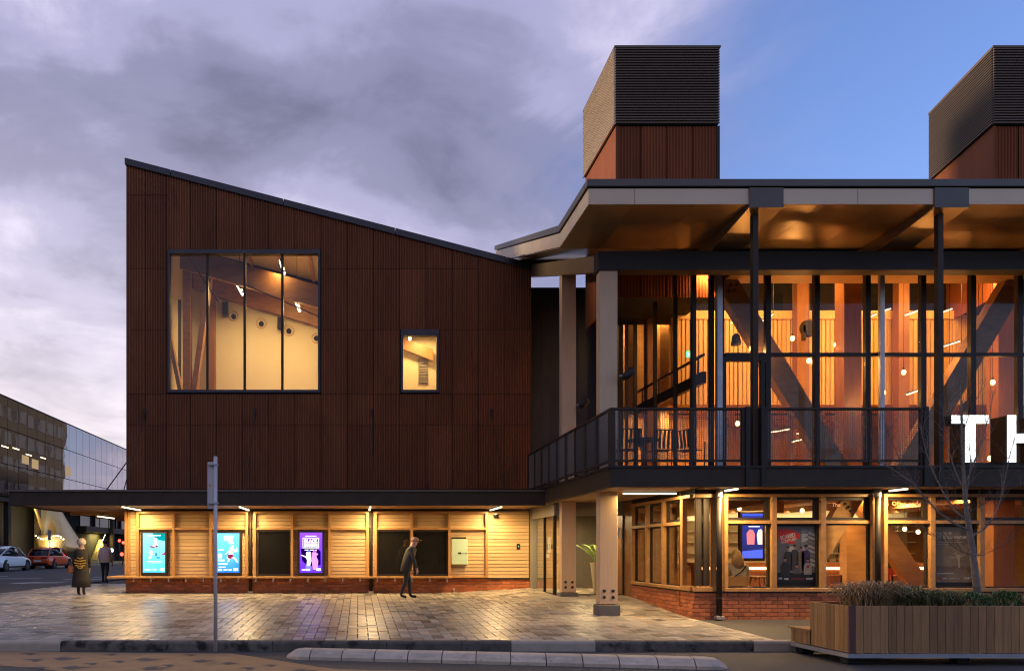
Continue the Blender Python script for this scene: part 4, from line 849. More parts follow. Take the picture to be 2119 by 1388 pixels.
for xs_ in [[1268, 1318, 1431, 1541], [1583, 1692, 1802, 1910]]:
    X = [px(x, DB) for x in xs_]
    MB().box(X[0] - .05, X[-1] + .05, DB - .01, DB + .07, zr_ - .045, zr_).build('top_rail', M['black2'], bal, bevel=.006); MB().box(X[0], X[-1], DB + .01, DB + .05, zm0 - .05, zm0).build('bottom_rail', M['black2'], bal)
    for i, x in enumerate(X): post(x, w=.11 if i in (0, 3) else .05, z1=zr_ - .046)
    for a, c in zip(X, X[1:]): wire_mesh('mesh_panel', a + .03, c - .03, zm0, zm1, DB + .03, 'x', .045, bal)
for x in (1546.5, 1578.5, 1915, 1945): MB().box(px(x, DB) - .045, px(x, DB) + .045, DB - .04, DB + .1, ZS - .005, zr_ + .01).build('stanchion', M['black'], bal)
ys_ = [DB + .12 + (DBE - DB - .2) * k / 9 for k in range(10)]
MB().box(XB, XB + .07, DB + .072, DBE, zr_ - .045, zr_).build('top_rail', M['black2'], bal); MB().box(XB + .01, XB + .05, DB + .1, DBE, zm0 - .05, zm0).build('bottom_rail', M['black2'], bal)
for i, y in enumerate(ys_): MB().box(XB + .005, XB + .065, y - .05, y + .05, ZF, zr_ - .046).build('post', M['black2'], bal)
for a, c in zip(ys_, ys_[1:]): wire_mesh('mesh_panel', a + .05, c - .05, zm0, zm1, XB + .03, 'y', .05, bal)
strip((5.92, 17.45, ZS - .045), (7.1, 17.45, ZS - .045), 'glowing strip light under the balcony beside the corner timber column', 75)
strip((7.82, DB + .08, ZS - .045), (7.82, DB + .6, ZS - .045), 'short glowing strip light under the balcony above the first street downpipe', 90)
strip((11.32, DB + .08, ZS - .045), (11.32, DB + .6, ZS - .045), 'short glowing strip light under the balcony behind the bare tree', 90)
# street side downpipes
for x, D, y1, lb in [(1488.5, DR - .16, 1279, 'black downpipe with pale base block on the red brick street front'), (1411.5, DR + .75, 1259, 'black downpipe on the side wall between corner shutter and side windows'), (1816.5, DR - .16, 1279, 'black downpipe behind the tussock grass between two window bays')]:
    X = px(x, D); z0 = pz(y1, D); t = thing('downpipe', lb, 'downpipe', (X, D, z0)); MB().tube([(X, D, z0 + .05), (X, D, ZS - .005)], .058, 14).build('pipe', M['black'], t, smooth=True)
    MB().tube([(X, D, pz(1029, D)), (X, D, ZS - .002)], .066, 14).build('collar', M['galv'], t, smooth=True)
    if x != 1411.5: MB().box(X - .085, X + .085, D - .08, D + .08, z0 - .02, z0 + .05).build('base_block', M['kerb_light'], t, bevel=.01)
    MB().tube([(X, D, z0 + .42), (X, D, z0 + .45)], .066, 14).build('collar', M['black2'], t)
# balcony cafe furniture: slatted chairs and table
def slat_chair(X, D, rot, lb):
    t = thing('terrace_chair', lb, 'chair', (X, D, ZF), rot, 'slatted terrace chairs on the balcony')
    for s in (-1, 1):
        MB().tube([(.24 * s, -.22, 0), (.25 * s, -.22, .62), (.25 * s, .2, .64), (.24 * s, .24, 0)], .014, 6).build('leg', M['chairm'], t, local=True); MB().tube([(.22 * s, .2, .42), (.22 * s, .27, .86)], .013, 6).build('back_post', M['chairm'], t, local=True)
    for k in range(5): MB().box(-.21 + k * .088, -.145 + k * .088, -.2, .2, .44, .455).build('seat_slat', M['chairm'], t, local=True)
    for k in range(5): MB().bar((-.18 + k * .09, .21, .48), (-.18 + k * .09, .265, .85), .05, .012, (0, 1, 0)).build('back_slat', M['chairm'], t, local=True)
    MB().tube([(-.23, .27, .86), (.23, .27, .86)], .016, 6).build('top_bar', M['chairm'], t, local=True)
slat_chair(px(1297, 16.9), 16.9, R(180), 'slatted metal chair on the balcony beside the corner post'); slat_chair(px(1366, 17.0), 17.0, R(180), 'slatted metal chair on the balcony in the middle of the mesh railing'); slat_chair(px(1424, 17.0), 17.0, R(120), 'slatted metal chair turned sideways on the balcony by the mesh railing')
Xt = px(1333, 17.2); t = thing('terrace_table', 'round dark metal table between slatted chairs on the balcony', 'table', (Xt, 17.3, ZF)); MB().lathe((Xt, 17.3, ZF + .7), [(.36, 0), (.37, .015), (.36, .03)], 20).build('table_top', M['chairm'], t); MB().tube([(Xt, 17.3, ZF), (Xt, 17.3, ZF + .7)], .03, 8).build('pedestal', M['chairm'], t); MB().lathe((Xt, 17.3, ZF), [(.25, 0), (.2, .02), (0, .03)], 16).build('foot', M['chairm'], t)

# ---------------- roof with folded rear part
rf = thing('theatre_roof', 'thin overhanging roof with pale fascia panels and bronze soffit over the theatre', 'roof', (12, 16, 8.3))
DF = 15.9; XRf = px(1218, DF); zsf = pz(422, DF); zft2 = pz(390, DF); zcap = pz(372, DF); DBN = 18.15; pit = 1 / 3.0; DRE = 26.6
def fpan(x0, x1, m='beige'): return MB().fb(x0 + .5, x1 - .5, 390.5, 422.5, DF, DF, DF + .03).build('fascia_panel', M[m], rf)
for a, c in [(1218, 1313.5), (1313.5, 1550), (1620, 1775), (1775, 1932), (2004, 2160), (2160, 2330)]: fpan(a, c)
XRe = 19.5
for k in range(3):
    a = DF + .03 + k * (DBN - DF - .03) / 3; c = DF + .03 + (k + 1) * (DBN - DF - .03) / 3 - .008; MB().box(XRf, XRf + .03, a, c, pz(422, DF), zft2).build('fascia_panel', M['beige'], rf)
def slope_prism(X0, X1, Da, Dbb, za, h, nm, m, par=rf):
    b = MB(); zb2 = za + (Dbb - Da) * pit; b.prism([(X0, Da, za), (X0, Dbb, zb2), (X0, Dbb, zb2 + h), (X0, Da, za + h)], (X1 - X0, 0, 0)); return b.build(nm, M[m], par)
for k in range(9):
    a = DBN + k * (DRE - DBN) / 9; c = DBN + (k + 1) * (DRE - DBN) / 9 - .01; slope_prism(XRf, XRf + .03, a, c, zsf + (a - DBN) * pit, zft2 - zsf, 'fascia_panel', 'beige')
MB().box(XRf - .04, XRe, DF - .04, DF + .16, zft2 + .03, zcap).build('cap_flashing', M['cap'], rf, bevel=.006); MB().box(XRf + .05, XRe, DF + .05, DF + .12, zft2, zft2 + .03).build('shadow_gap', M['dark'], rf)
MB().box(XRf - .04, XRf + .16, DF + .162, DBN, zft2 + .03, zcap).build('cap_flashing', M['cap'], rf); slope_prism(XRf - .04, XRf + .16, DBN + .001, DRE, zft2 + .035, zcap - zft2 - .03, 'cap_flashing', 'cap'); slope_prism(XRf + .3, XRe, DBN + 1.0, DRE + .2, zft2 + .35, .18, 'ridge_upstand', 'flash')
MB().box(XRf + .05, XRe, DF + .122, DBN, zft2 - .05, zcap - .02).build('roof_deck', M['cap'], rf); slope_prism(XRf + .05, XRe, DBN + .002, DRE, zft2 - .05, .15, 'roof_deck', 'cap')
# soffit panels in rows with open joints
sx = [XRf + .032, px(1313.5, DF) + .0, px(1440, DF), px(1585, DF), px(1700, DF), px(1830, DF), px(1968, DF), px(2110, DF), XRe]
for a, c in zip(sx, sx[1:]):
    for d0, d1 in [(DF + .032, DF + .95), (DF + .956, DBN + .1)]: MB().box(a + .003, c - .003, d0, d1, zsf, zsf + .02).build('soffit_panel', M['soffit_m'], rf)
for a, c in zip(sx[:2] + [8.0], sx[1:2] + [8.0, XRe]):
    if c - a > .1:
        for k in range(3): slope_prism(a + .003, c - .003, DBN + .11 + k * 2.8, DBN + .1 + (k + 1) * 2.8, zsf + .01 + k * 2.8 * pit, .02, 'soffit_panel', 'soffit_m')
# tapered beams under the soffit
for xe in (1549.5, 1932.5, 2318):
    X0, X1 = px(xe, DF), px(xe + 70, DF); b = MB(); z0, z1 = pz(430, DF), zft2
    b.prism([(X0, DF - .02, z0), (X0, 18.5, zsf - .42), (X0, 18.5, zsf - .003), (X0, DF + .031, zsf - .003), (X0, DF + .031, z1), (X0, DF - .02, z1)], (X1 - X0, 0, 0)); b.build('beam', M['soffit_m'], rf)
    MB().box(X0 - .004, X1 + .004, DF - .03, DF - .021, z0 - .005, z1 + .004).build('beam_end_plate', M['cap'], rf)
    q = 12 if False else 0
    xp = px(xe + 13.5, DF); MB().box(px(xe + 9, 16.1), px(xe + 20, 16.1), 16.1, 16.22, ZS + .02, pz(430, DF) - .0).build('steel_post', M['black2'], rf)
MB().box(px(1237, 17.5), XRe, 17.46, 17.8, pz(560, 17.5) + .002, pz(560, 17.5) + .42).build('header_beam', M['black'], rf)
b = MB(); X0 = px(1237, 17.5); b.prism([(X0, 17.802, 7.62), (X0, 26.2, 7.62 + 8.4 * pit), (X0, 26.2, 8.0 + 8.4 * pit), (X0, 17.802, 8.0)], (.45, 0, 0)); b.build('raker_beam', M['soffit_m'], rf)
MB().box(px(1075, 26.3), 8.2, 26.2, 26.5, pz(563, 26.3), pz(563, 26.3) + .55).build('rear_beam', M['soffit_m'], rf)
# dark clad wall in the gap between the buildings
bw = thing('link_wall', 'tall dark blue clad wall between the steel building and the theatre', 'wall', (6.5, 25.6, 0))
for k in range(12):
    a = XR + .0 + k * .3; MB().box(a, a + .294, 25.45, 25.5, ZS + .1, pz(600, 25.45)).build('cladding_strip', M['bluewall'], bw)
MB().box(XR - .1, 9.0, 25.5, 25.7, 0, pz(599, 25.5)).build('core', M['bluewall'], bw); MB().box(XR - .1, 9.0, 25.40, 25.75, pz(600, 25.5), pz(597, 25.5)).build('coping', M['black'], bw)

# ---------------- vent towers
def tower(xl, xr, ytop_, ysplit, D, depth, skew, lab, left_m, n=29):
    Xl, Xr = px(xl, D), px(xr, D); zt2, zs2 = pz(ytop_, D), pz(ysplit, D); Xb = Xl + skew * depth; z0 = 8.7
    t = thing('vent_tower', lab, 'tower', ((Xl + Xr) / 2, D, z0), 0, 'vent towers on the theatre roof')
    MB().prism([(Xl + .012, D + .012, zs2), (Xr - .02, D + .012, zs2), (Xr - .02, D + depth - .03, zs2), (Xb + .012, D + depth - .03, zs2)], (0, 0, zt2 - zs2 - .02)).build('core', M['dark'], t)
    b = MB(); h = (zt2 - zs2) / n
    pts = [(Xl, D), (Xr, D)]
    b.prism([(0, -.022, -h * .04), (0, -.048, -h * .74), (0, .0, -h * .80), (0, .0, -h * .04)], (Xr - Xl, 0, 0)); me = b.mesh('louvre_slat', M['louvre'])
    for k in range(n): link('louvre_slat', me, t, loc=(Xl, D, zt2 - k * h))
    dv = Vector((Xb - Xl, depth, 0)); L_ = dv.length; b = MB(); b.prism([(0, .025, -h * .04), (0, .045, -h * .78), (0, .0, -h * .84), (0, .0, -h * .04)], (L_, 0, 0)); me2 = b.mesh('louvre_slat', M[left_m])
    for k in range(n): link('louvre_slat', me2, t, loc=(Xl, D, zt2 - k * h), rot=(0, 0, math.atan2(depth, Xb - Xl)))
    b = MB(); b.prism([(Xl - .03, D - .04, zt2), (Xr + .03, D - .04, zt2), (Xr + .03, D + depth + .03, zt2), (Xb - .03, D + depth + .03, zt2)], (0, 0, .05)); b.build('top_cap', M['louvre'], t)
    # rust coloured skirt: four corrugated panels in front, one at the side
    w = (Xr - Xl) / 4
    for i in range(4):
        v, f = [], []; x0, x1 = Xl + .02 + i * w, Xl + .02 + (i + 1) * w - .028; k = 32
        for j in range(k + 1):
            yy = D + .02 + (.0 if j % 4 in (0, 1) else .026); v += [(x0 + (x1 - x0) * j / k, yy, z0 - .8), (x0 + (x1 - x0) * j / k, yy, zs2 - .03)]
        for j in range(k): f.append((2 * j, 2 * j + 2, 2 * j + 3, 2 * j + 1))
        MB()._add(v, f).build('skirt_panel', M['corten2'], t, recalc=False)
    MB().prism([(Xl + .04, D + .03, z0 - .8), (Xl + .04, D + .03, zs2 - .01), (Xb + .04, D + depth, zs2 - .01), (Xb + .04, D + depth, z0 - .8)], (.05, 0, 0)).build('skirt_panel', M['corten2'], t)
    MB().box(Xr - .05, Xr + .03, D + .02, D + .1, z0 - .8, zs2 - .02).build('corner_post', M['black'], t)
    MB().prism([(Xl + .2, D + .2, z0 - .7), (Xr - .06, D + .2, z0 - .7), (Xr - .06, D + depth - .1, z0 - .7), (Xb + .2, D + depth - .1, z0 - .7)], (0, 0, zs2 - z0 + .7)).build('shaft', M['dark'], t)
tower(1273, 1488, 100, 258, 20.4, 2.95, .015, 'square louvred vent tower with cream left side above the roof corner', 'louvre_l')
tower(2055, 2270, 100, 258, 20.4, 3.1, .2, 'dark louvred vent tower with rust skirt set further along the roof', 'louvre')

# ---------------- upper foyer glazing
DG = 18.6; XG0 = px(1435, DG); zgt = pz(560, DG)
up = thing('foyer_glazing', 'tall black framed glass wall of the glowing upper foyer behind the balcony', 'window', (12, DG, ZF))
def gm_(x0, x1, y0, y1, d0=0.0, d1=.12, nm='mullion', m='black'): return MB().fb(x0, x1, y0, y1, DG, DG + d0, DG + d1).build(nm, M[m], up)
MB().box(XG0, XRe, DG - .02, DG + .14, zgt + .0, zsf - .01).build('head_beam', M['black'], up)
mx_ = [1437, 1497, 1590.5, 1691.5, 1797, 1912, 2015, 2112, 2210, 2300]
gm_(1433, 1441, 560.5, 985); gm_(1490, 1498, 560.5, 985, -.02); gm_(1470, 1478, 560.5, 985)
for x in mx_[2:]: gm_(x - 5.2, x + 5.2, 560.5, 985)
gm_(1815, 1824, 545, 985, -.12, -.03, 'round_post', 'galv'); gm_(1478.5, 1489, 545, 985, -.16, -.03, 'round_post', 'galv')
for a, c in zip(mx_[1:], mx_[2:]):
    gm_(a + 5.3, c - 5.3, 729.5, 736.5, .0, .1, 'transom'); gm_(a + 5.3, c - 5.3, 561, 729.4, .05, .056, 'pane', 'gup'); gm_(a + 5.3, c - 5.3, 736.6, 985, .05, .056, 'pane', 'gup')
gm_(1498.2, 1503, 737, 985, .0, .1, 'door_stile'); gm_(1575, 1583.5, 737, 985, .0, .1, 'door_stile'); gm_(1503.2, 1574.8, 737, 747, .0, .1, 'door_head'); gm_(1441.2, 1469.8, 561, 985, .05, .056, 'pane', 'gup')
# side glazing rising with the roof
XGS = px(1437, DG); zs_at = lambda D: zgt + (D - DG) * pit
dm = [DG + .13, 19.75, 21.1, 22.6, 24.2]
for i, D in enumerate(dm): 
    w = .06; MB().box(XGS - .02, XGS + .07, D, D + w, ZF, zs_at(D)).build('mullion', M['black'], up)
    if i < len(dm) - 1:
        b = MB(); b.prism([(XGS + .03, D + w, ZF), (XGS + .03, dm[i + 1], ZF), (XGS + .03, dm[i + 1], zs_at(dm[i + 1])), (XGS + .03, D + w, zs_at(D + w))], (.006, 0, 0)); b.build('pane', M['gup'], up)
slope_prism(XGS - .03, XGS + .12, DG + .15, 25.4, zs_at(DG + .15), .14, 'head_beam', 'black', up)
# ---------------- upper foyer interior
uf = thing('upper_foyer', 'amber lit foyer room with battened timber walls behind the upper glass', 'room', (13, 22, ZF))
DW = 22.4
MB().box(XGS + .12, XRe, DG + .15, 27, ZF - .03, ZF + .02).build('floor', M['ply'], uf)
b = MB(); b.prism([(XGS + .15, DG + .15, zgt + .02), (XGS + .15, 26.5, zgt + .02 + 7.9 * pit), (XGS + .15, 26.5, zgt + .12 + 7.9 * pit), (XGS + .15, DG + .15, zgt + .12)], (XRe - XGS - .15, 0, 0)); b.build('ceiling', M['ply'], uf)
zb1, zb2, zb3 = pz(838, DW), pz(662, DW), pz(645, DW)
MB().box(XGS + 1.0, XRe, DW, DW + .12, zb1, zb2).build('gallery_wall', M['ply'], uf); MB().box(XGS + 1.0, XRe, DW - .12, DW + .12, zb2, zb3).build('gallery_band', M['batten'], uf)
MB().box(XGS + 1.0, XRe, DW + .3, DW + .4, zb3, pz(585, DW) + .8).build('clerestory', M['cglass'], uf); MB().box(XGS + 1.0, XRe, DG + .16, DG + .85, zgt - .012, zgt + .018).build('pelmet', M['ply'], uf)
bm_ = MB().box(-.05, .05, 0, .05, 0, zb2 - zb1).mesh('wall_batten', M['batten'], bevel=.006)
X = XGS + 1.05
while X < 19.3: link('wall_batten', bm_, uf, loc=(X, DW - .052, zb1)); X += .125
MB().box(XGS + .2, XRe, 26.5, 26.6, ZF, 11).build('back_wall', M['redwood'], uf); MB().box(XRe - .1, XRe, DG + .2, 26.5, ZF, 10).build('end_wall', M['ply'], uf)
MB().box(XGS + .2, XGS + .3, 24.2, 26.5, ZF, 10).build('side_wall', M['ply'], uf); MB().box(XGS + .3, XGS + 3.5, 24.9, 25.0, ZF, 9.6).build('stair_wall', M['ply'], uf)  # second panel is added to catch light behind the side glazing
def ucol(x0, x1, y0, y1, D, m, d=.4, nm='column'): return MB().fb(x0, x1, y0, y1, D, D, D + d).build(nm, M[m], uf)
ucol(1650, 1675, 575, 985, 21.9, 'redwood', .25); ucol(1747, 1783, 560, 985, 20.2, 'redwood'); ucol(1860, 1882, 575, 985, 21.9, 'redwood', .25); ucol(2066, 2098, 560, 985, 20.4, 'redwood')
def ubrace(A, B, D, w, m='brace_timber'):
    a, c = P(*A, D), P(*B, D); dv = (c - a).normalized(); n_ = Vector((dv.z, 0, -dv.x)) * w / 2; b = MB(); b.prism([a - n_, c - n_, c + n_, a + n_], (0, .28, 0)); return b.build('brace', M[m], uf)
for o, bs in [(ubrace((1492, 560), (1745, 985), 19.2, .50), [(1512, 590), (1520, 600), (1524, 588), (1508, 602)]), (ubrace((2118, 560), (1868, 985), 19.2, .50), [])]:
    for (x, y) in bs: c = P(x, y, 19.19); MB().tube([c, c + Vector((0, -.03, 0))], .04, 10).build('bolt', M['steelbolt'], o)
# gallery edge running back behind the side glazing
st = thing('gallery_edge', 'dark steel gallery edge and handrail running back behind the side glazing', 'railing', (XGS + .4, 21, 5.5))
MB().box(XGS + .3, XGS + .42, 18.9, 24.6, 5.35, 5.62).build('edge_beam', M['black'], st); MB().box(XGS + .33, XGS + .38, 18.9, 24.6, 6.0, 6.06).build('handrail', M['black'], st)
for k in range(5): MB().box(XGS + .34, XGS + .37, 19.2 + k * 1.25, 19.24 + k * 1.25, 5.62, 6.0).build('baluster', M['black'], st)
for k, (x0, x1, D, m) in enumerate([(1340, 1358, 22.6, 'redwood'), (1366, 1384, 23.4, 'ply'), (1300, 1318, 23.4, 'ply')]): ucol(x0, x1, 570, 985, D, m, .3, 'wall_panel')
t = thing('stair_light', 'warm wall light above the foyer stair behind the side glazing', 'light', (8.9, 23.4, 8.4)); MB().box(8.7, 9.3, 23.35, 23.45, 8.4, 8.48).build('housing', M['black'], t); area('stair_glow', (9.0, 23.4, 8.36), (R(25), 0, 0), .8, .3, 75, (1, .56, .19), t); area('stair_glow', (8.9, 22.9, 5.3), (R(20), 0, 0), .8, .3, 50, (1, .60, .22), t)  # added lamps that brighten the dark space behind the side glazing
# pendant bulbs, loudspeaker pendants, exit sign, bars imitating LED reflections
for k, (x, y, D) in enumerate([(1555, 721, 19.0), (1674, 746, 19.8), (1683, 749, 20.0), (1730, 713, 20.6), (1745, 755, 20.9), (1828, 812, 19.6), (1940, 726, 19.4), (1526, 876, 19.3), (1965, 848, 19.8), (2054, 791, 19.9), (1901, 935, 19.5), (2049, 948, 19.6), (2025, 968, 19.7), (2033, 969, 19.9), (1600, 790, 20.8), (1770, 690, 21.2), (1990, 760, 20.6), (1640, 700, 21.0), (1870, 770, 20.9)]):
    c = P(x, y, D); t = thing('pendant_bulb', ['bare glowing filament bulb on a thin cord inside the upper foyer'][0], 'lamp', c, 0, 'pendant bulbs hanging in the upper foyer')
    MB().ball(c, .055, .055, .07, 10, 7).build('bulb', M['bulb'], t, smooth=True); MB().tube([c + Vector((0, 0, .05)), c + Vector((0, 0, .13))], .02, 8).build('socket', M['black'], t)
    MB().tube([c + Vector((0, 0, .13)), Vector((c.x, c.y, zgt + (D - DG) * pit))], .006, 5).build('cord', M['black'], t); point('bulb_glow', c + Vector((0, -.02, -.1)), 20, AMBER, t, .06)
for x, y, D, lb in [(1523, 703, 19.5, 'grey cone loudspeaker hanging beside the upper foyer door'), (2001, 842, 19.3, 'grey cone loudspeaker hanging above the white letter T')]:
    c = P(x, y, D); t = thing('pendant_speaker', lb, 'speaker', c, 0, 'pendant loudspeakers in the upper foyer'); MB().lathe(c, [(.115, -.13), (.12, -.1), (.09, .1), (.05, .15), (0, .16)], 16).build('cone', M['chairm'], t, smooth=True); MB().tube([c + Vector((0, 0, .16)), Vector((c.x, c.y, zgt + .2))], .006, 5).build('cord', M['black'], t)
c = P(1672, 680, 21.5); t = thing('wall_speaker', 'round black loudspeaker on the red timber column in the upper foyer', 'speaker', c); MB().tube([c, c + Vector((0, -.1, 0))], [.24, .2], 18).build('cone', M['black'], t); MB().fb(1658, 1664, 675, 705, 21.5, 21.4, 21.5).build('bracket', M['black'], t)
t = thing('exit_sign', 'small glowing green exit sign above the stair in the upper foyer', 'sign', P(1426, 735, 20.6)); MB().fb(1420.5, 1432, 726, 739, 20.6, 20.6, 20.64).build('sign_face', M['exit'], t)
wm = emit('sign_white', (.9, 1, .95), 1.6); MB().fb(1422, 1425, 729, 737, 20.6, 20.592, 20.598).build('figure', wm, t); MB().fb(1427, 1431, 732, 734, 20.6, 20.592, 20.598).build('arrow', wm, t)
ledm = emit('led_batten', (1.0, .82, .5), 2.2)  # glowing bars stand in for strip lights mirrored in the glass
for k, (A, B, D) in enumerate([((1513, 668), (1557, 644), 20.5), ((1570, 668), (1600, 650), 21.0), ((1556, 692), (1580, 680), 21.3), ((1803, 654), (1812, 650), 21.5), ((1828, 643), (1842, 639), 22), ((1874, 652), (1908, 640), 21), ((1950, 646), (1969, 639), 21.5), ((1955, 716), (1985, 706), 21), ((1613, 815), (1630, 806), 20.5), ((1748, 819), (1779, 807), 20.5), ((1877, 816), (1905, 806), 20.5), ((1590, 895), (1632, 888), 21.5), ((1650, 897), (1672, 890), 21.5), ((1640, 914), (1672, 905), 22.5), ((1700, 915), (1715, 908), 22.5), ((1750, 913), (1765, 908), 22), ((1752, 900), (1762, 896), 22)]):
    a, c = P(*A, D), P(*B, D); a, c = P(*A, min(D, 21.7)), P(*B, min(D, 21.7) + .25); t = thing('led_batten', 'thin glowing LED batten hung at an angle in the upper foyer', 'light', a, 0, 'LED battens strung through the upper foyer'); MB().bar(a, c, .045, .035).build('tube', ledm, t); MB().bar(a + Vector((0, 0, .03)), c + Vector((0, 0, .03)), .035, .02).build('housing', M['black'], t)
for k, X in enumerate((9.7, 11.4, 14.5, 16.0)):  # lamps added to brighten the battened wall, their housings made up
    t = thing('wall_washer', 'ceiling mounted wall washer light in front of the battened foyer wall', 'light', (X, 20.3, 8.3), 0, 'wall washers under the upper foyer ceiling'); zc2 = zgt + (20.3 - DG) * pit - .1
    MB().box(X - .5, X + .5, 20.25, 20.35, zc2, zc2 + .08).build('housing', M['black'], t); area('washer_glow', (X, 20.3, zc2 - .03), (R(48), 0, 0), 1.7, .3, 82, (1, .53, .17), t)
for k, X in enumerate((9.6, 12.4, 15.2)):
    t = thing('gallery_light', 'linear light under the gallery at the back of the upper foyer', 'light', (X, 24.5, 5.5), 0, 'linear lights under the foyer gallery'); MB().box(X - .8, X + .8, 24.0, 24.1, 5.46, 5.5).build('housing', M['black'], t); area('gallery_glow', (X, 24.05, 5.38), (R(15), 0, 0), 1.6, .3, 45, (1, .50, .16), t)
MB().box(XGS + 1, XRe, 22.54, 26.5, 5.5, 5.6).build('gallery_floor', M['ply'], uf)

# ---------------- front-lit letters
sg = thing('letter_sign', 'large front-lit white letters T and H on black boxes at the balcony edge', 'sign', P(2060, 965, DB - .1)); DT = DB - .15
def letter(parts, nm):
    b = MB(); s = MB()
    for (x0, x1, y0, y1) in parts: s.fb(x0, x1, y0, y1, DT, DT - .01, DT + .0)
    o = MB()
    for (x0, x1, y0, y1) in parts: o.fb(x0 + .3, x1 - .3, y0 + .3, y1 - .3, DT, DT + .001, DT + .42)
    bo = o.build(nm, M['black'], sg); s.build('lit_face', M['whitesign'], bo)
letter([(1969, 2046, 859, 876), (1997, 2018, 876.2, 956)], 'letter'); letter([(2084, 2102, 859, 956), (2102.2, 2146, 897, 916), (2146.2, 2164, 859, 956)], 'letter')
MB().fb(1950, 2260, 957, 963, DT + .2, DT + .2, DT + .28).build('support_rail', M['black'], sg); MB().fb(1955, 1968, 862, 866, DT + .3, DT + .3, DT + .36).build('support_rail', M['black'], sg)
# window lettering, visible words only
wl_ = thing('window_lettering', 'orange vinyl lettering across the upper panes of the theatre windows', 'lettering', P(1720, 1048, DR)); om = mat('orange_vinyl', (.75, .30, .09), .5, emis=(.8, .3, .08), estr=.12)
text('word', 'The', 1721, 1047.5, DR + .045, .19, om, wl_, offset=.012); text('word', 'x', 1834, 1045, DR + .045, .05, om, wl_, offset=.012); text('word', 'Office', 1846, 1045, DR + .045, .30, om, wl_, offset=.012); text('word', 'and', 1881, 1045, DR + .045, .19, om, wl_, offset=.012)

# ================================================================ LEFT STREET: glass office, gold entrance form, far things
XO = -28.0
of = thing('glass_office', 'mirror glass office block with dark base across the side street', 'building', (XO, 75, .1))
zO = 13.55; rowsz = [13.5, 11.0, 8.2, 5.6]; D0o, D1o = 15.0, 112.0
MB().box(XO - 14, XO - .3, D0o, D1o, 5.55, zO - .05).build('carcass', M['dark'], of); MB().box(XO - 14, XO + .02, D0o, D1o, zO - .04, zO + .05).build('parapet', M['black'], of)
gob = bpy.data.materials.new('mirror_glass'); gob.use_nodes = True
def mirror(name, tint, bump):
    m = bpy.data.materials.new(name); m.use_nodes = True; N, L = m.node_tree.nodes, m.node_tree.links; b = N['Principled BSDF']
    b.inputs['Base Color'].default_value = (*tint, 1); b.inputs['Metallic'].default_value = 1; b.inputs['Roughness'].default_value = .03
    n = N.new('ShaderNodeTexNoise'); n.inputs['Scale'].default_value = .55; n.inputs['Detail'].default_value = 1.5; g = N.new('ShaderNodeNewGeometry'); L.new(g.outputs['Position'], n.inputs[0])
    bp = N.new('ShaderNodeBump'); bp.inputs['Strength'].default_value = bump; bp.inputs['Distance'].default_value = .25; L.new(n.outputs['Fac'], bp.inputs['Height']); L.new(bp.outputs[0], b.inputs['Normal']); return m
mir = mirror('mirror_glass_pane', (.50, .46, .45), .03); mirl = mirror('mirror_glass_spandrel', (.42, .42, .45), .05)
pane = {}
for r0, r1 in zip(rowsz, rowsz[1:]):
    D = 55.0; i = 0
    while D < 100:
        k = (r0,); w = 1.9
        if k not in pane: pane[k] = MB().box(0, .05, .03, w - .03, 0, r0 - r1 - .06).mesh('glass_pane', mir if r0 != 5.6 else mirl)
        link('glass_pane', pane[k], of, loc=(XO - .02, D, r1 + .03), rot=(0, 0, random.uniform(-.004, .004))); D += w; i += 1
MB().box(XO - .06, XO - .01, D0o, 55, 5.6, 13.4).build('glass_wall', mir, of)
# dark recessed ground floor with lit strip, stair and beam
MB().box(XO - 14, XO - 1.5, D0o, D1o, .1, 5.5).build('base_wall', M['dark'], of); MB().box(XO - 2.0, XO + .02, 55, D1o, 5.2, 5.54).build('underside_beam', M['black2'], of); MB().box(XO - 1.4, XO - .4, 82, D1o, 3.3, 3.9).build('entry_beam', M['black'], of)
for D in (57, 63, 69, 90, 100): MB().box(XO - .5, XO - .1, D, D + .5, .1, 5.2).build('base_column', M['black2'], of)
for k in range(8): MB().box(XO - 1.45, XO - 1.4, 83 + k * 3.2, 85.9 + k * 3.2, 3.95, 5.15).build('base_glass', M['cglass'], of)
officewarm = emit('office_light', (1, .85, .5), 2.2)
for (D, z) in [(63.5, 9.6), (66, 9.4), (69, 9.5), (61.5, 9.5)]: MB().box(XO + .035, XO + .04, D, D + 1.2, z, z + .09).build('ceiling_light', officewarm, of)
shm = mat('office_interior', (.45, .30, .14), .7, emis=(.9, .62, .28), estr=.22)
for (D, z, h) in [(67.2, 8.4, .8), (65.2, 8.6, .7), (74.9, 8.5, .9)]: MB().box(XO + .033, XO + .036, D, D + 1.4, z, z + h).build('lit_interior', shm, of)
st2 = thing('lit_stair', 'yellow lit stair behind glass at the foot of the mirror glass office', 'stair', (XO - .6, 88, .1)); ym_ = mat('lit_stair_yellow', (.6, .5, .2), .7)
for k in range(11): MB().box(XO - 1.3, XO - .5, 85.8 + k * .28, 86.08 + k * .28, .1, .35 + k * .22).build('tread', ym_, st2)
MB().bar((XO - .45, 85.6, 1.2), (XO - .45, 89.0, 3.6), .06, .08).build('handrail', M['galv'], st2); area('stair_glow', (XO - .9, 87.6, 3.2), (0, 0, 0), .8, 3, 260, (1, .78, .25), st2)
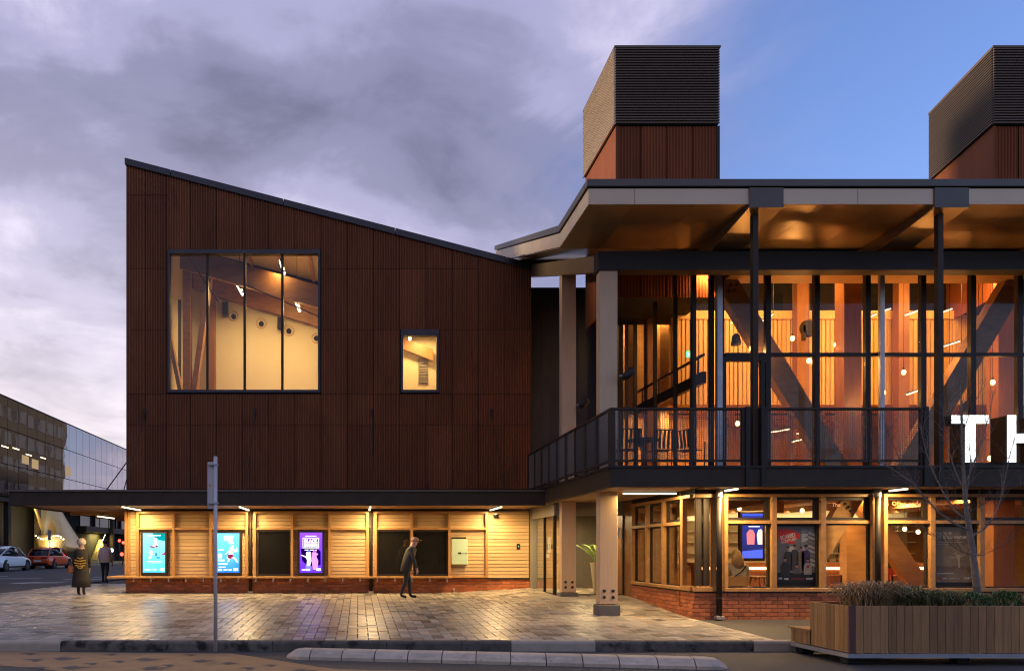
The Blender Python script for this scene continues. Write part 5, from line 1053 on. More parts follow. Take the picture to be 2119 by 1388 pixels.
# gold folded entrance form
gold = mat('gold_metal', (.58, .43, .18), .33, metal=.6, noise=.35, amt=.25, bump=.35, bscale=.5)
gf = thing('gold_entrance_form', 'curved gold metal funnel sculpture at the entrance of the mirror glass office', 'sculpture', (XO + .8, 72, .1))
outl = [(70, 1046), (128, 1046), (180, 1108), (150, 1117), (120, 1118), (108, 1125), (92, 1120), (80, 1118), (66, 1106), (84, 1088), (86, 1072), (78, 1058)]
DG2 = 68.0
n1_, n2_ = 18, 12; vs, fs = [], []
for j in range(n2_ + 1):
    v = j / n2_; z = 5.3 - 4.0 * v
    xl_ = 70 + 14 * math.sin(v * 2.6) - 6 * max(0, v - .75) * 4; xr_ = 126 + 56 * v ** 1.1 if v < .93 else 178 - (v - .93) * 330
    for i in range(n1_ + 1):
        u = i / n1_; x = xl_ + (xr_ - xl_) * u; D = DG2 + 6.5 * u + 1.6 * math.sin(u * 5.5 + v * 2.2) * (.4 + v); X = px(x, D); vs.append((X, D, z + .35 * math.sin(u * 6) * v))
for j in range(n2_):
    for i in range(n1_): fs.append((j * (n1_ + 1) + i, j * (n1_ + 1) + i + 1, (j + 1) * (n1_ + 1) + i + 1, (j + 1) * (n1_ + 1) + i))
bm = MB()._add(vs, fs); o = bm.build('gold_skin', gold, gf, smooth=True); md = o.modifiers.new('thick', 'SOLIDIFY'); md.thickness = .15
b = MB(); b.lathe((px(98, 68.5), 69.2, .1), [(1.5, 0), (1.2, .6), (.95, 1.3), (1.25, 2.2), (1.0, 2.6)], 20); b.build('gold_stem', gold, gf, smooth=True)
fb_ = emit('festoon_bulb', (1, .75, .35), 6)
for k in range(12):
    x = 74 + k * 5.2; c = P(x, 1108 + 7 * math.sin(k * .55) + (k * .8 if k > 5 else 0), 66.5); MB().ball(c, .07, .07, .07, 8, 5).build('festoon_bulb', fb_, gf)
area('gold_glow', P(110, 1120, 66.0), (R(120), 0, R(20)), 4, 1.5, 380, (1, .72, .30), gf)
# tall concrete block further up the street: seen as a reflection in the mirror glass
cb = thing('concrete_block', 'brown concrete office block up the side street, mirrored in the glass office', 'building', (-4, 112, 0)); ccm = mat('brown_concrete', (.045, .038, .032), .85, noise=.4, amt=.15)
MB().box(-9.6, 8, 92, 124, 0, 34).build('wall', ccm, cb)
for fl in range(9):
    for k in range(9): MB().box(-9.68, -9.62, 93 + k * 3.4, 95.4 + k * 3.4, 2.2 + fl * 3.3, 3.9 + fl * 3.3).build('window', M['bluewall'], cb)
# opposite side of the street, behind the viewer, mirrored in the theatre windows
ob = thing('opposite_terrace', 'dark brick shop terrace facing the theatre across the street', 'building', (2, -14, -.3)); obm = mat('terrace_brick', (.10, .065, .045), .85, noise=2, amt=.3)
for k in range(7):
    x = -34 + k * 11; h = 4.6 + (k * 37 % 5) * .25; MB().box(x, x + 10.6, -26, -14, -.4, h).build('wall', obm, ob)
    for q in range(3): MB().box(x + 1 + q * 3.2, x + 3.2 + q * 3.2, -14.0 + .005, -13.94, 4.2, 6.0).build('window', M['cglass'], ob) if False else MB().box(x + 1 + q * 3.2, x + 3.4 + q * 3.2, -13.99, -13.94, .3, 2.6).build('shop_window', M['cglass'], ob)

# ================================================================ CARS
def car(name, lab, X, D, rot, paint, L_, Wd, H, prof_roof, grp='cars parked along the side street'):
    t = thing(name, lab, 'car', (X, D, -.02), rot, grp); hw = Wd / 2      # local +y = forward
    def loft(secs, nm, m, smooth=True):
        b = MB(); n = len(secs[0]); b._add([v for s in secs for v in s], [(k * n + j, k * n + (j + 1) % n, (k + 1) * n + (j + 1) % n, (k + 1) * n + j) for k in range(len(secs) - 1) for j in range(n)] + [tuple(range(n))[::-1], tuple(range((len(secs) - 1) * n, len(secs) * n))]); return b.build(nm, m, t, local=True, smooth=smooth)
    def sec(y, w, z0, z1): return [(-w, y, z0 + .06), (-w * .94, y, z0), (w * .94, y, z0), (w, y, z0 + .06), (w * 1.02, y, (z0 + z1) / 2), (w * .97, y, z1 - .08), (w * .86, y, z1), (-w * .86, y, z1), (-w * .97, y, z1 - .08), (-w * 1.02, y, (z0 + z1) / 2)]
    h = L_ / 2; belt = H * .60
    body = loft([sec(-h, hw * .82, .42, belt * .93), sec(-h + .12, hw * .95, .28, belt * 1.02), sec(-h * .6, hw, .2, belt * 1.03), sec(0, hw, .18, belt), sec(h * .45, hw, .2, belt * .98), sec(h * .8, hw * .94, .22, belt * .86), sec(h - .06, hw * .84, .28, belt * .74), sec(h, hw * .72, .36, belt * .62)], 'body', paint)
    def sec2(y, w, z1): return [(-w, y, belt - .05), (w, y, belt - .05), (w * .80, y, z1), (-w * .80, y, z1)]
    pr = prof_roof
    loft([sec2(pr[0][0], hw * .84, belt + .02), sec2(pr[1][0], hw * .90, pr[1][1] - .035), sec2(pr[2][0], hw * .90, pr[2][1] - .03), sec2(pr[3][0], hw * .86, belt)], 'windows', M['cglass'])
    b = MB(); w = hw * .73
    b.prism([(-w, pr[1][0] - .1, pr[1][1] - .05), (w, pr[1][0] - .1, pr[1][1] - .05), (w, pr[1][0], pr[1][1]), (w, (pr[1][0] + pr[2][0]) / 2, H), (w, pr[2][0], pr[2][1]), (-w, pr[2][0], pr[2][1]), (-w, (pr[1][0] + pr[2][0]) / 2, H), (-w, pr[1][0], pr[1][1])][:8], (0, 0, .001))
    rb_ = MB(); ys2 = [(pr[1][0] - .08, pr[1][1] - .05), (pr[1][0] + .1, pr[1][1]), ((pr[1][0] + pr[2][0]) / 2, H), (pr[2][0], pr[2][1] - .02)]
    rb_._add([(s * w, y, z) for y, z in ys2 for s in (-1, 1)] + [(s * w, y, z - .05) for y, z in ys2 for s in (-1, 1)], [(2 * i, 2 * i + 1, 2 * i + 3, 2 * i + 2) for i in range(3)] + [(8 + 2 * i, 10 + 2 * i, 11 + 2 * i, 9 + 2 * i) for i in range(3)] + [(2 * i, 2 * i + 2, 10 + 2 * i, 8 + 2 * i) for i in range(3)] + [(2 * i + 1, 9 + 2 * i, 11 + 2 * i, 2 * i + 3) for i in range(3)]); rb_.build('roof', paint, t, local=True, smooth=True)
    for s in (-1, 1):
        for (a, c) in [(pr[0], pr[1]), (pr[2], pr[3])]: MB().bar((s * hw * .86, a[0], belt - .02 if a in (pr[0],) else a[1] - .04), (s * hw * .86 if c is pr[3] else s * hw * .73, c[0], c[1] - .04 if c is pr[1] else belt), .06, .05).build('pillar', paint, t, local=True)
        MB().bar((s * hw * .82, .1, belt), (s * hw * .72, .0, H - .08), .05, .07).build('pillar', M['black'], t, local=True)
        MB().box(s * hw - .02, s * hw + .02, -h * .5, h * .45, .24, .34).build('sill', M['black'], t, local=True)
        for y in (-h * .62, h * .62):
            wh = MB(); wh.tube([(s * (hw - .2), y, .34), (s * (hw + .015), y, .34)], .34, 20); wo_ = wh.build('wheel', M['rubber'], t, local=True); MB().tube([(s * (hw + .016), y, .34), (s * (hw + .022), y, .34)], .22, 10).build('rim', M['rim'], wo_, local=True)
            MB().tube([(s * (hw - .25), y, .36), (s * (hw + .006), y, .36)], .40, 20).build('wheel_arch', M['rubber'], t, local=True)
        MB().box(s * hw * .55 - .25, s * hw * .55 + .25, -h - .03, -h + .05, belt * .8, belt * .9).build('tail_light', mat('tail_lens', (.30, .01, .01), .2), t, local=True); MB().box(s * hw * .6 - .18, s * hw * .6 + .18, h - .1, h + .01, belt * .56, belt * .66).build('headlight', M['polegrey'], t, local=True)
        MB().ball((s * (hw + .1), h * .28, belt + .06), .09, .06, .06, 8, 6).build('mirror', M['black'], t, local=True)
    MB().box(-.26, .26, -h - .02, -h + .05, belt * .55, belt * .68).build('number_plate', M['paper'], t, local=True); MB().box(-hw * .8, hw * .8, -h - .015, -h + .08, .28, .44).build('bumper', M['black'], t, local=True)
    return t
car('parked_car', 'white fastback electric car parked behind the orange car', -23.1, 51.0, R(-2), M['carw'], 4.75, 1.9, 1.62, [(-2.1, 0), (-.8, 1.5), (.35, 1.56), (1.45, 0)])
car('parked_car', 'orange red crossover car parked in front of the white car', -23.0, 58.6, R(-2), M['caro'], 4.35, 1.82, 1.60, [(-2.1, 0), (-1.6, 1.48), (.35, 1.54), (1.3, 0)])
car('parked_car', 'dark car with glowing red tail lights further up the side street', -18.6, 75.0, R(0), M['card'], 4.4, 1.8, 1.5, [(-2.0, 0), (-1.3, 1.36), (.3, 1.44), (1.3, 0)])
for (x, y, D, c_) in [(247, 1118, 88, 'tail'), (252, 1146, 70, 'tail'), (255, 1122, 88, 'tail'), (231, 1138, 66, 'head')]:
    c = P(x, y, D); t = thing('signal_light', {1118: 'red signal lamp glowing beyond the side street, left of its twin', 1146: 'red tail lamp glow low above the side street', 1122: 'red and amber signal lamp glowing at the timber corner post', 1138: 'white lamp glowing behind the pale jacket walker'}[y], 'lamp', c); MB().ball(c, .16, .05, .16, 10, 6).build('lens', M[c_], t); MB().tube([c + Vector((0, .06, 0)), c + Vector((0, .2, 0))], .2, 10).build('hood', M['black'], t); MB().tube([c + Vector((0, .2, -.1)), Vector((c.x, c.y + .2, 0))], .05, 6).build('post', M['black'], t)
c = P(103, 1178, 54); t = thing('parking_sign', 'thin street sign pole beside the orange car', 'sign', (px(103, 60.5), 60.5, .1)); X = px(103, 60.5); MB().tube([(X, 60.5, .0), (X, 60.5, 2.9)], .04, 8).build('pole', M['galv'], t); MB().box(X - .12, X + .12, 60.42, 60.45, 2.1, 2.9).build('sign_plate', M['galv'], t)
# power line cross arm far away
c = P(249, 1003, 96); t = thing('power_pole', 'far power pole cross arm above the street canopy', 'pole', (c.x, 96, 0)); MB().tube([(c.x, 96, 0), (c.x, 96, c.z + 1.2)], .12, 8).build('post', M['black'], t); MB().bar((c.x - 1.6, 96, c.z), (c.x + 1.0, 96, c.z), .12, .14).build('cross_arm', M['black'], t)

# ================================================================ PEOPLE
def skin_body(name, joints, edges, mats, parent, root=0, sub=2):
    me = bpy.data.meshes.new(name); me.from_pydata([j[0] for j in joints], edges, []); o = bpy.data.objects.new(name, me); COL.objects.link(o)
    bm = bmesh.new(); bm.from_mesh(me); ly = bm.verts.layers.skin.verify(); bm.verts.ensure_lookup_table()
    for i, v in enumerate(bm.verts): v[ly].radius = (joints[i][1], joints[i][1] if len(joints[i]) < 4 else joints[i][3]); v[ly].use_root = (i == root)
    bm.to_mesh(me); bm.free()
    o.modifiers.new('s', 'SKIN').use_smooth_shade = True; sd = o.modifiers.new('u', 'SUBSURF'); sd.levels = sub; sd.render_levels = sub
    dg = bpy.context.evaluated_depsgraph_get(); me2 = bpy.data.meshes.new_from_object(o.evaluated_get(dg)); bpy.data.objects.remove(o)
    me2.materials.clear(); [me2.materials.append(m) for m in mats]
    js = [(Vector(j[0]), j[1], j[2]) for j in joints]; segs = [(js[a], js[b]) for a, b in edges]
    for p in me2.polygons:
        c = p.center; best = min(js, key=lambda j: (c - j[0]).length - j[1] * .6); p.material_index = best[2]; p.use_smooth = True
    return link(name, me2, parent, local=True)
def walker(lab, X, D, rot, mats, lean=.04, head_fwd=.0, sc=1.0, stride=.28, arm=.12, name='person'):
    """mats: 0 skin 1 top 2 trousers 3 shoes ; local +y is the walking direction"""
    t = thing(name, lab, 'person', (X, D, gz(X, D) if D < 24 else 0.0), rot)
    t.scale = (sc, sc, sc)
    hy = lean
    J = [((0, 0, .92), .135, 2), ((0, hy * .5, 1.12), .135, 1), ((0, hy, 1.36), .15, 1), ((0, hy + head_fwd * .3, 1.49), .062, 0), ((0, hy + head_fwd * .8, 1.60 - head_fwd * .25), .100, 0), ((0, hy + head_fwd, 1.70 - head_fwd * .35), .082, 0),
         ((-.17, hy, 1.40), .075, 1), ((-.235, hy - arm * .6, 1.14), .058, 1), ((-.225, hy - arm * .1 + .02, .90), .043, 1), ((-.215, hy + .05 - arm * .1, .80), .036, 0),
         ((.17, hy, 1.40), .075, 1), ((.235, hy + arm * .5, 1.14), .058, 1), ((.225, hy + arm * 1.3, .91), .043, 1), ((.215, hy + arm * 1.5, .82), .036, 0),
         ((-.10, .0, .86), .105, 2), ((-.105, stride * .55, .50), .070, 2), ((-.11, stride * .75, .12), .050, 2), ((-.11, stride * .75 + .02, .055), .045, 3), ((-.115, stride * .75 + .19, .035), .036, 3),
         ((.10, .0, .86), .105, 2), ((.105, -stride * .15, .50), .070, 2), ((.11, -stride * 1.0, .16), .050, 2), ((.11, -stride * 1.0 - .01, .075), .045, 3), ((.115, -stride * 1.0 + .15, .035), .036, 3)]
    E = [(0, 1), (1, 2), (2, 3), (3, 4), (4, 5), (2, 6), (6, 7), (7, 8), (8, 9), (2, 10), (10, 11), (11, 12), (12, 13), (0, 14), (14, 15), (15, 16), (16, 17), (17, 18), (0, 19), (19, 20), (20, 21), (21, 22), (22, 23)]
    skin_body('body', J, E, mats, t)
    hc = Vector((0, hy + head_fwd * .9, 1.66 - head_fwd * .3))
    # face: nose, eyes, ears, and hands with fingers
    MB().ball(hc + Vector((0, .105, -.01)), .016, .022, .02, 8, 6).build('nose', mats[0], t, local=True, smooth=True)
    for s in (-1, 1):
        MB().ball(hc + Vector((s * .035, .09, .02)), .012, .008, .008, 8, 5).build('eye', M['rubber'], t, local=True); MB().ball(hc + Vector((s * .095, 0, -.005)), .012, .022, .032, 8, 6).build('ear', mats[0], t, local=True, smooth=True)
        hp = Vector(J[9][0] if s < 0 else J[13][0]); hand = MB(); hand.ball(hp + Vector((0, .01, -.03)), .018, .034, .05, 8, 6)
        for q, ln in enumerate((.065, .075, .07, .055)): f0 = hp + Vector((0, -.02 + q * .016, -.07)); hand.tube([f0, f0 + Vector((0, .004, -ln * .55)), f0 + Vector((-s * .012, .012, -ln))], [.0085, .008, .006], 6)
        hand.tube([hp + Vector((0, .03, -.02)), hp + Vector((-s * .01, .055, -.05)), hp + Vector((-s * .015, .06, -.075))], [.0095, .009, .007], 6); hand.build('hand', mats[0], t, local=True, smooth=True)
    return t, hc
# woman in a long black coat, walking away
XA, DA = px(168, 23.4), 23.4
t, hc = walker('person seen from behind in long black coat with gold pattern and pale fur hat', XA, DA, R(8), [M['skin'], M['coat'], M['coat'], M['rubber']], sc=.93, stride=.16)
b = MB(); b.ball(hc + Vector((0, -.01, .035)), .15, .155, .13, 18, 12); o = b.build('fur_hat', M['furhat'], t, local=True, smooth=True)
b = MB(); b.lathe((0, 0, 0), [(.15, 1.47), (.215, 1.38), (.22, 1.2), (.20, 1.02), (.235, .8), (.28, .5), (.30, .26), (.26, .25), (.0, .30)], 24, 1.0, .72); b.build('long_coat', M['coat'], t, local=True, smooth=True)
b = MB()
for (z, w) in [(1.18, .10), (1.10, .17), (1.02, .19), (.94, .16), (.87, .09)]: b.prism([(-w, -.175 - (1.1 - z) * .03, z), (0, -.195 - (1.1 - z) * .03, z - .035), (w, -.175 - (1.1 - z) * .03, z), (w * .9, -.175 - (1.1 - z) * .03, z + .035), (0, -.195 - (1.1 - z) * .03, z + .0), (-w * .9, -.175 - (1.1 - z) * .03, z + .035)], (0, .03, 0))
stuff(b.build('gold_pattern', M['coatpat'], t, local=True))
b = MB(); b.lathe((-.30, -.02, .70), [(.08, 0), (.12, .05), (.11, .2), (.05, .26), (.0, .26)], 14, 1, .6); o = b.build('shoulder_bag', M['tan_bag'], t, local=True, smooth=True); MB().tube([(-.30, -.02, .95), (-.24, -.05, 1.2), (-.16, -.02, 1.46)], .012, 6).build('strap', M['tan_bag'], o, local=True)
# man in pale jacket walking away
XB2, DB2 = px(217, 31.6), 31.6
t, hc = walker('person seen from behind in pale pinkish jacket and dark trousers walking away', XB2, DB2, R(-6), [M['skin'], M['pinkj'], M['trous'], M['rubber']], stride=.12, sc=.98)
MB().ball(hc + Vector((0, -.02, .03)), .108, .12, .105, 16, 10).build('hair', M['hair_d'], t, local=True, smooth=True); b = MB(); b.lathe((0, .03, 0), [(.14, 1.46), (.22, 1.38), (.235, 1.15), (.25, .86), (.23, .84), (.0, .88)], 22, 1, .66); b.build('jacket', M['pinkj'], t, local=True, smooth=True)
# bent walker passing the dark window
XC2, DC2 = px(841, 22.3), 22.3
t, hc = walker('person in dark clothes and dusty pink cap hunched forward passing the dark shop window', XC2, DC2, R(-90), [M['skin'], M['darkj'], M['trous'], M['rubber']], lean=.13, head_fwd=.13, stride=.15, arm=.10, sc=.99)
b = MB(); b.ball(hc + Vector((0, -.005, .045)), .108, .125, .085, 16, 10); o = b.build('cap', M['capc'], t, local=True, smooth=True); MB().ball(hc + Vector((0, .13, .035)), .075, .075, .012, 14, 6).build('peak', M['capc'], o, local=True, smooth=True)
b = MB(); b.lathe((0, 0, 0), [(.13, 1.47), (.21, 1.39), (.225, 1.15), (.215, .80), (.19, .78), (.0, .84)], 22, 1, .76); b.v = [(x, y + .13 * (z - .88) / .48, z) for x, y, z in b.v]; b.build('jacket', M['darkj'], t, local=True, smooth=True)
# seated figures inside the windows
def sitter(lab, x, D, top, hair, sc=1.0, rot=0.0, long_hair=True):
    X = px(x, D); t = thing('person', lab, 'person', (X, D, .33 - .1 * 0), rot); t.scale = (sc,) * 3
    J = [((0, 0, .12), .14, 2), ((0, .0, .32), .145, 1), ((0, .02, .55), .16, 1), ((0, .04, .68), .06, 0), ((0, .06, .79), .092, 0), ((0, .07, .88), .075, 0),
         ((-.19, .02, .58), .08, 1), ((-.27, .08, .34), .062, 1), ((-.17, .30, .30), .045, 1), ((-.12, .38, .31), .035, 0), ((.19, .02, .58), .08, 1), ((.27, .08, .34), .062, 1), ((.17, .30, .30), .045, 1), ((.12, .38, .31), .035, 0),
         ((-.11, .05, .10), .10, 2), ((-.13, .45, .12), .07, 2), ((-.13, .47, -.30), .045, 2), ((-.13, .58, -.38), .035, 2), ((.11, .05, .10), .10, 2), ((.13, .45, .12), .07, 2), ((.13, .47, -.30), .045, 2), ((.13, .58, -.38), .035, 2)]
    E = [(0, 1), (1, 2), (2, 3), (3, 4), (4, 5), (2, 6), (6, 7), (7, 8), (8, 9), (2, 10), (10, 11), (11, 12), (12, 13), (0, 14), (14, 15), (15, 16), (16, 17), (0, 18), (18, 19), (19, 20), (20, 21)]
    skin_body('body', J, E, [M['skin'], top, M['trous']], t)
    b = MB(); b.ball((0, .045, .83), .10, .108, .118, 16, 10)
    if long_hair: b.lathe((0, -.0, .55), [(.09, -.06), (.14, .03), (.135, .16), (.105, .28), (.0, .36)], 16, 1, .72)
    b.build('hair', hair, t, local=True, smooth=True); return t
t = sitter('seated woman seen from behind in cream jumper with crossbody strap inside the window', 1526, 17.95, M['cream'], M['hair_b'], 1.05); MB().tube([(-.17, -.10, .33), (.0, -.165, .46), (.15, -.09, .60)], .013, 6).build('strap', M['rubber'], t, local=True)
sitter('seated person in red behind the pane with orange lettering', 1842, 19.6, M['redf'], M['hair_d'], 1.0, R(-60)); sitter('seated person in red by the timber column behind the bare tree', 2040, 19.2, M['redf'], M['hair_d'], .9, R(90))

# ================================================================ SCREENS AND POSTERS
def em(c, s=1.0): return emit('screen_colour', c, s)
def screen(x0, x1, y0, y1, D, lab, col, label_grp=None):
    t = thing('display_screen', lab, 'screen', P((x0 + x1) / 2, y1, D), 0, label_grp); MB().fb(x0, x1, y0, y1, D, D - .12, D - .013).build('housing', M['black'], t, bevel=.01)
    MB().fb(x0 + 5, x1 - 5, y0 + 4.5, y1 - 5.5, D, D - .124, D - .121).build('screen_face', col, t); return t
def flat(t, pts, D, m, nm='picture', k=1): 
    b = MB(); b.poly([P(x, y, D) + Vector((0, -(.124 + .0015 * k), 0)) for x, y in pts]); b.build(nm, m, t, recalc=False)
def bars(t, rows, D, m, k=3):
    for (x0, x1, y0, y1) in rows: flat(t, [(x0, y1), (x1, y1), (x1, y0), (x0, y0)], D, m, 'text_line', k)
wht = em((1, 1, 1), 1.5)
def grad(name, c0, c1, y0, y1, D, s):
    m = bpy.data.materials.new(name); m.use_nodes = True; N, L = m.node_tree.nodes, m.node_tree.links; N.clear()
    g = N.new('ShaderNodeNewGeometry'); sp = N.new('ShaderNodeSeparateXYZ'); L.new(g.outputs['Position'], sp.inputs[0]); mr = N.new('ShaderNodeMapRange'); L.new(sp.outputs[2], mr.inputs[0]); mr.inputs[1].default_value = pz(y1, D); mr.inputs[2].default_value = pz(y0, D)
    ns = N.new('ShaderNodeTexNoise'); ns.inputs['Scale'].default_value = 6; L.new(g.outputs['Position'], ns.inputs[0]); ad = N.new('ShaderNodeMath'); ad.operation = 'MULTIPLY_ADD'; L.new(ns.outputs['Fac'], ad.inputs[0]); ad.inputs[1].default_value = .5; L.new(mr.outputs[0], ad.inputs[2])
    su = N.new('ShaderNodeMath'); su.operation = 'SUBTRACT'; L.new(ad.outputs[0], su.inputs[0]); su.inputs[1].default_value = .25; su.use_clamp = True
    mi = N.new('ShaderNodeMix'); mi.data_type = 'RGBA'; L.new(su.outputs[0], mi.inputs['Factor']); mi.inputs['A'].default_value = (*c0, 1); mi.inputs['B'].default_value = (*c1, 1)
    e = N.new('ShaderNodeEmission'); L.new(mi.outputs['Result'], e.inputs[0]); e.inputs[1].default_value = s; o = N.new('ShaderNodeOutputMaterial'); L.new(e.outputs[0], o.inputs[0]); return m
# screen 1: foot in red shoe
s1 = screen(293, 348.5, 1098.5, 1189, DL, 'lit display screen with a heeled shoe on pale blue, in the first timber bay', grad('screen_blue', (.06, .45, .85), (.25, .72, .95), 1100, 1185, DL, 1.75))
flat(s1, [(318, 1103), (343.5, 1103), (343.5, 1119), (332, 1117), (322, 1112)], DL, em((.0, .32, .36), 1.1)); flat(s1, [(322.5, 1112), (327.5, 1113), (327, 1122), (329, 1128), (323, 1131), (317, 1130), (321, 1124)], DL, em((.95, .72, .68), 1.2), k=2)
flat(s1, [(311, 1129), (316, 1129), (322, 1131), (327, 1127), (329, 1129), (327, 1134), (325.5, 1131), (320, 1133), (314, 1132)], DL, em((.35, .02, .05), 1.0), k=3); flat(s1, [(336, 1145), (341, 1144), (343.5, 1140), (343.5, 1147), (337, 1147)], DL, em((.5, .02, .05), 1.0), k=2)
tx = text('numeral', '9', 308, 1151, DL - .128, .13, em((1, .85, .45), 1.4), s1, offset=.03); flat(s1, [(308, 1153), (317, 1152), (314, 1155), (309, 1155)], DL, em((.95, .75, .1), 1.2), k=3); text('letter', 'a', 320.5, 1149, DL - .128, .08, em((.02, .25, .3), 1.0), s1, offset=.03); flat(s1, [(325, 1152), (334, 1151), (332, 1155), (327, 1155)], DL, em((.05, .3, .75), 1.2), k=3)
bars(s1, [(308, 335, 1106.5, 1108.5), (302, 313, 1176, 1179), (315, 326, 1176.5, 1178.5), (333, 342, 1175, 1180), (306, 338, 1160, 1160.8), (308, 336, 1163, 1163.8)], DL, wht)
# screen 2: running figure
s2 = screen(446, 501.5, 1098.5, 1189, DL, 'lit display screen with a running figure on blue water, behind the street sign pole', grad('screen_water', (.02, .15, .75), (.15, .62, .95), 1100, 1185, DL, 1.75))
fl_ = em((1, .88, .82), 1.3)
flat(s2, [(474, 1140), (478, 1133), (484, 1133), (489, 1138), (490, 1132), (492, 1132), (493, 1140), (489, 1142), (484, 1140), (484, 1147), (475, 1148), (475, 1142), (468, 1147), (466, 1146)], DL, fl_); flat(s2, [(479, 1128), (483, 1127), (485, 1130), (483, 1134), (479, 1133)], DL, em((1, .75, .4), 1.2), k=2)
flat(s2, [(473, 1147), (483, 1146), (484, 1152), (480, 1153), (479, 1156), (473, 1154)], DL, em((.30, .02, .08), 1.0), k=2); flat(s2, [(481, 1149), (490, 1155), (494, 1162), (491, 1163), (486, 1156), (480, 1153)], DL, fl_, k=1); flat(s2, [(473, 1151), (478, 1156), (475, 1162), (472, 1161), (474, 1157), (470, 1153)], DL, fl_, k=1)
bars(s2, [(464, 484, 1108, 1113), (466, 483, 1114, 1118), (473, 484, 1119.5, 1121.5), (476, 485, 1123, 1124.5), (453, 464, 1136, 1138), (453, 461, 1145, 1154), (453, 466, 1157, 1160), (453, 473, 1165, 1167), (454, 468, 1171.5, 1173), (453, 461, 1176, 1180), (464, 472, 1177, 1179), (474, 481, 1177, 1179), (484, 494, 1175, 1180)], DL, wht)
# screen 3: two figures back to back on purple
s3 = screen(616, 672, 1097, 1189.5, DL, 'lit display screen with two figures back to back on purple, in the second timber bay', grad('screen_purple', (.09, .02, .75), (.20, .05, .95), 1100, 1185, DL, 1.7))
flat(s3, [(623, 1136), (636, 1128), (650, 1130), (664, 1140), (664, 1168), (640, 1172), (626, 1160)], DL, em((.01, .0, .08), 1.0))
flat(s3, [(634, 1142), (638, 1140), (644, 1142), (645, 1160), (642, 1170), (635, 1170), (636, 1158), (633, 1153), (623, 1148), (624, 1147), (634, 1150)], DL, em((.85, .8, 1), 1.4), k=2); flat(s3, [(647, 1142), (652, 1140), (659, 1146), (655, 1150), (659, 1160), (657, 1178), (648, 1178), (646, 1160)], DL, em((.85, .25, .75), 1.4), k=2)
flat(s3, [(636, 1139), (640, 1136), (643, 1138), (643, 1142), (637, 1142)], DL, em((.1, .15, .6), 1), k=3); flat(s3, [(648, 1139), (652, 1136), (656, 1140), (653, 1143), (648, 1142)], DL, em((.5, .1, .5), 1.2), k=3); flat(s3, [(633, 1170), (645, 1170), (645, 1180), (632, 1180)], DL, em((.2, .2, .9), 1.2), k=2)
bars(s3, [(627, 660.5, 1112, 1113), (627, 660.5, 1132.5, 1133.5), (627, 628, 1113, 1132.5), (659.5, 660.5, 1113, 1132.5), (632, 655, 1108, 1109.5), (631, 656, 1136.5, 1138), (625, 633, 1177, 1179), (635, 641, 1176, 1180), (655, 664, 1175, 1180)], DL, wht)
text('title_word', 'BLACK', 630, 1122, DL - .129, .41, wht, s3, offset=.05, sxy=1.1)
bars(s3, [(630 + q * 4.7, 633.9 + q * 4.7, 1123.5, 1131.5) for q in range(6)], DL, em((.9, .85, 1), 1.3))
# inside screen behind the seated woman
DI2 = 20.4
s4 = screen(1526, 1578, 1058, 1160, DI2, 'tall lit display screen behind the seated woman inside the theatre', grad('screen_blue_dark', (.02, .02, .10), (.03, .04, .30), 1060, 1155, DI2, 1.2))
flat(s4, [(1540, 1103), (1546, 1095), (1553, 1096), (1557, 1104), (1556, 1126), (1541, 1126)], DI2, em((.85, .2, .22), 1.2)); flat(s4, [(1561, 1106), (1564, 1096), (1570, 1094), (1572.5, 1098), (1572.5, 1126), (1563, 1126)], DI2, em((.95, .72, .6), 1.2)); flat(s4, [(1531, 1140), (1573, 1136), (1573, 1154), (1531, 1154)], DI2, em((.08, .12, .85), 1.3)); flat(s4, [(1531, 1063), (1573, 1063), (1573, 1067), (1531, 1067)], DI2, em((.05, .1, .9), 1.2)); bars(s4, [(1541, 1570, 1083, 1086), (1544, 1567, 1088.5, 1090)], DI2, wht)
# framed posters in the windows
def poster(x0, x1, y0, y1, D, lab, base):
    t = thing('poster', lab, 'poster', P((x0 + x1) / 2, y1, D)); MB().fb(x0, x1, y0, y1, D, D, D + .03).build('frame', M['black'], t); MB().fb(x0 + 2.5, x1 - 3.5, y0 + 4, y1 - 12, D, D - .004, D - .001).build('sheet', base, t); return t
def pflat(t, pts, D, c, k=1, em_=0.0, nm='picture'):
    m = c if not isinstance(c, tuple) else mat('print', c, .5, emis=c if em_ else None, estr=em_ or 1)
    b = MB(); b.poly([P(x, y, D) + Vector((0, -.004 - .0015 * k, 0)) for x, y in pts]); b.build(nm, m, t, recalc=False)
DP = DR + .12
gl = .14
p1 = poster(1605.5, 1692, 1084, 1216, DP, 'framed poster of a group with red splash title in the theatre window', mat('poster_grey', (.20, .185, .18), .5))
pg = mat('poster_chevron', (.62, .58, .54), .5); pg2 = mat('poster_chevron_dark', (.32, .30, .30), .5)
for r in range(8):
    for q, (xa, xb, sl_) in enumerate([(1658, 1672, -5), (1672, 1687, 5), (1644, 1658, 5), (1630, 1644, -5)]):
        y = 1094 + r * 9
        if xa < 1655 and y < 1125: continue
        pflat(p1, [(xa + .4, y + (5 if sl_ < 0 else 0) * -1 + 5), (xb - .4, y + 5 + sl_ - (5 if sl_ < 0 else 0) + (0 if sl_ > 0 else 5)), (xb - .4, y + 10.5 + sl_ - (5 if sl_ < 0 else 0) + (0 if sl_ > 0 else 5)), (xa + .4, y + 10.5)], DP, pg if (r + q) % 3 else pg2, 1, nm='chevron')
rs = random.Random(2); cx_, cy_ = 1630, 1108; blob = []
for k in range(26): a = k / 26 * 6.283; r_ = 1 + rs.uniform(-.18, .22); blob.append((cx_ + math.cos(a) * 21 * r_, cy_ + math.sin(a) * 16 * r_))
pflat(p1, blob, DP, (.78, .03, .022), 2)
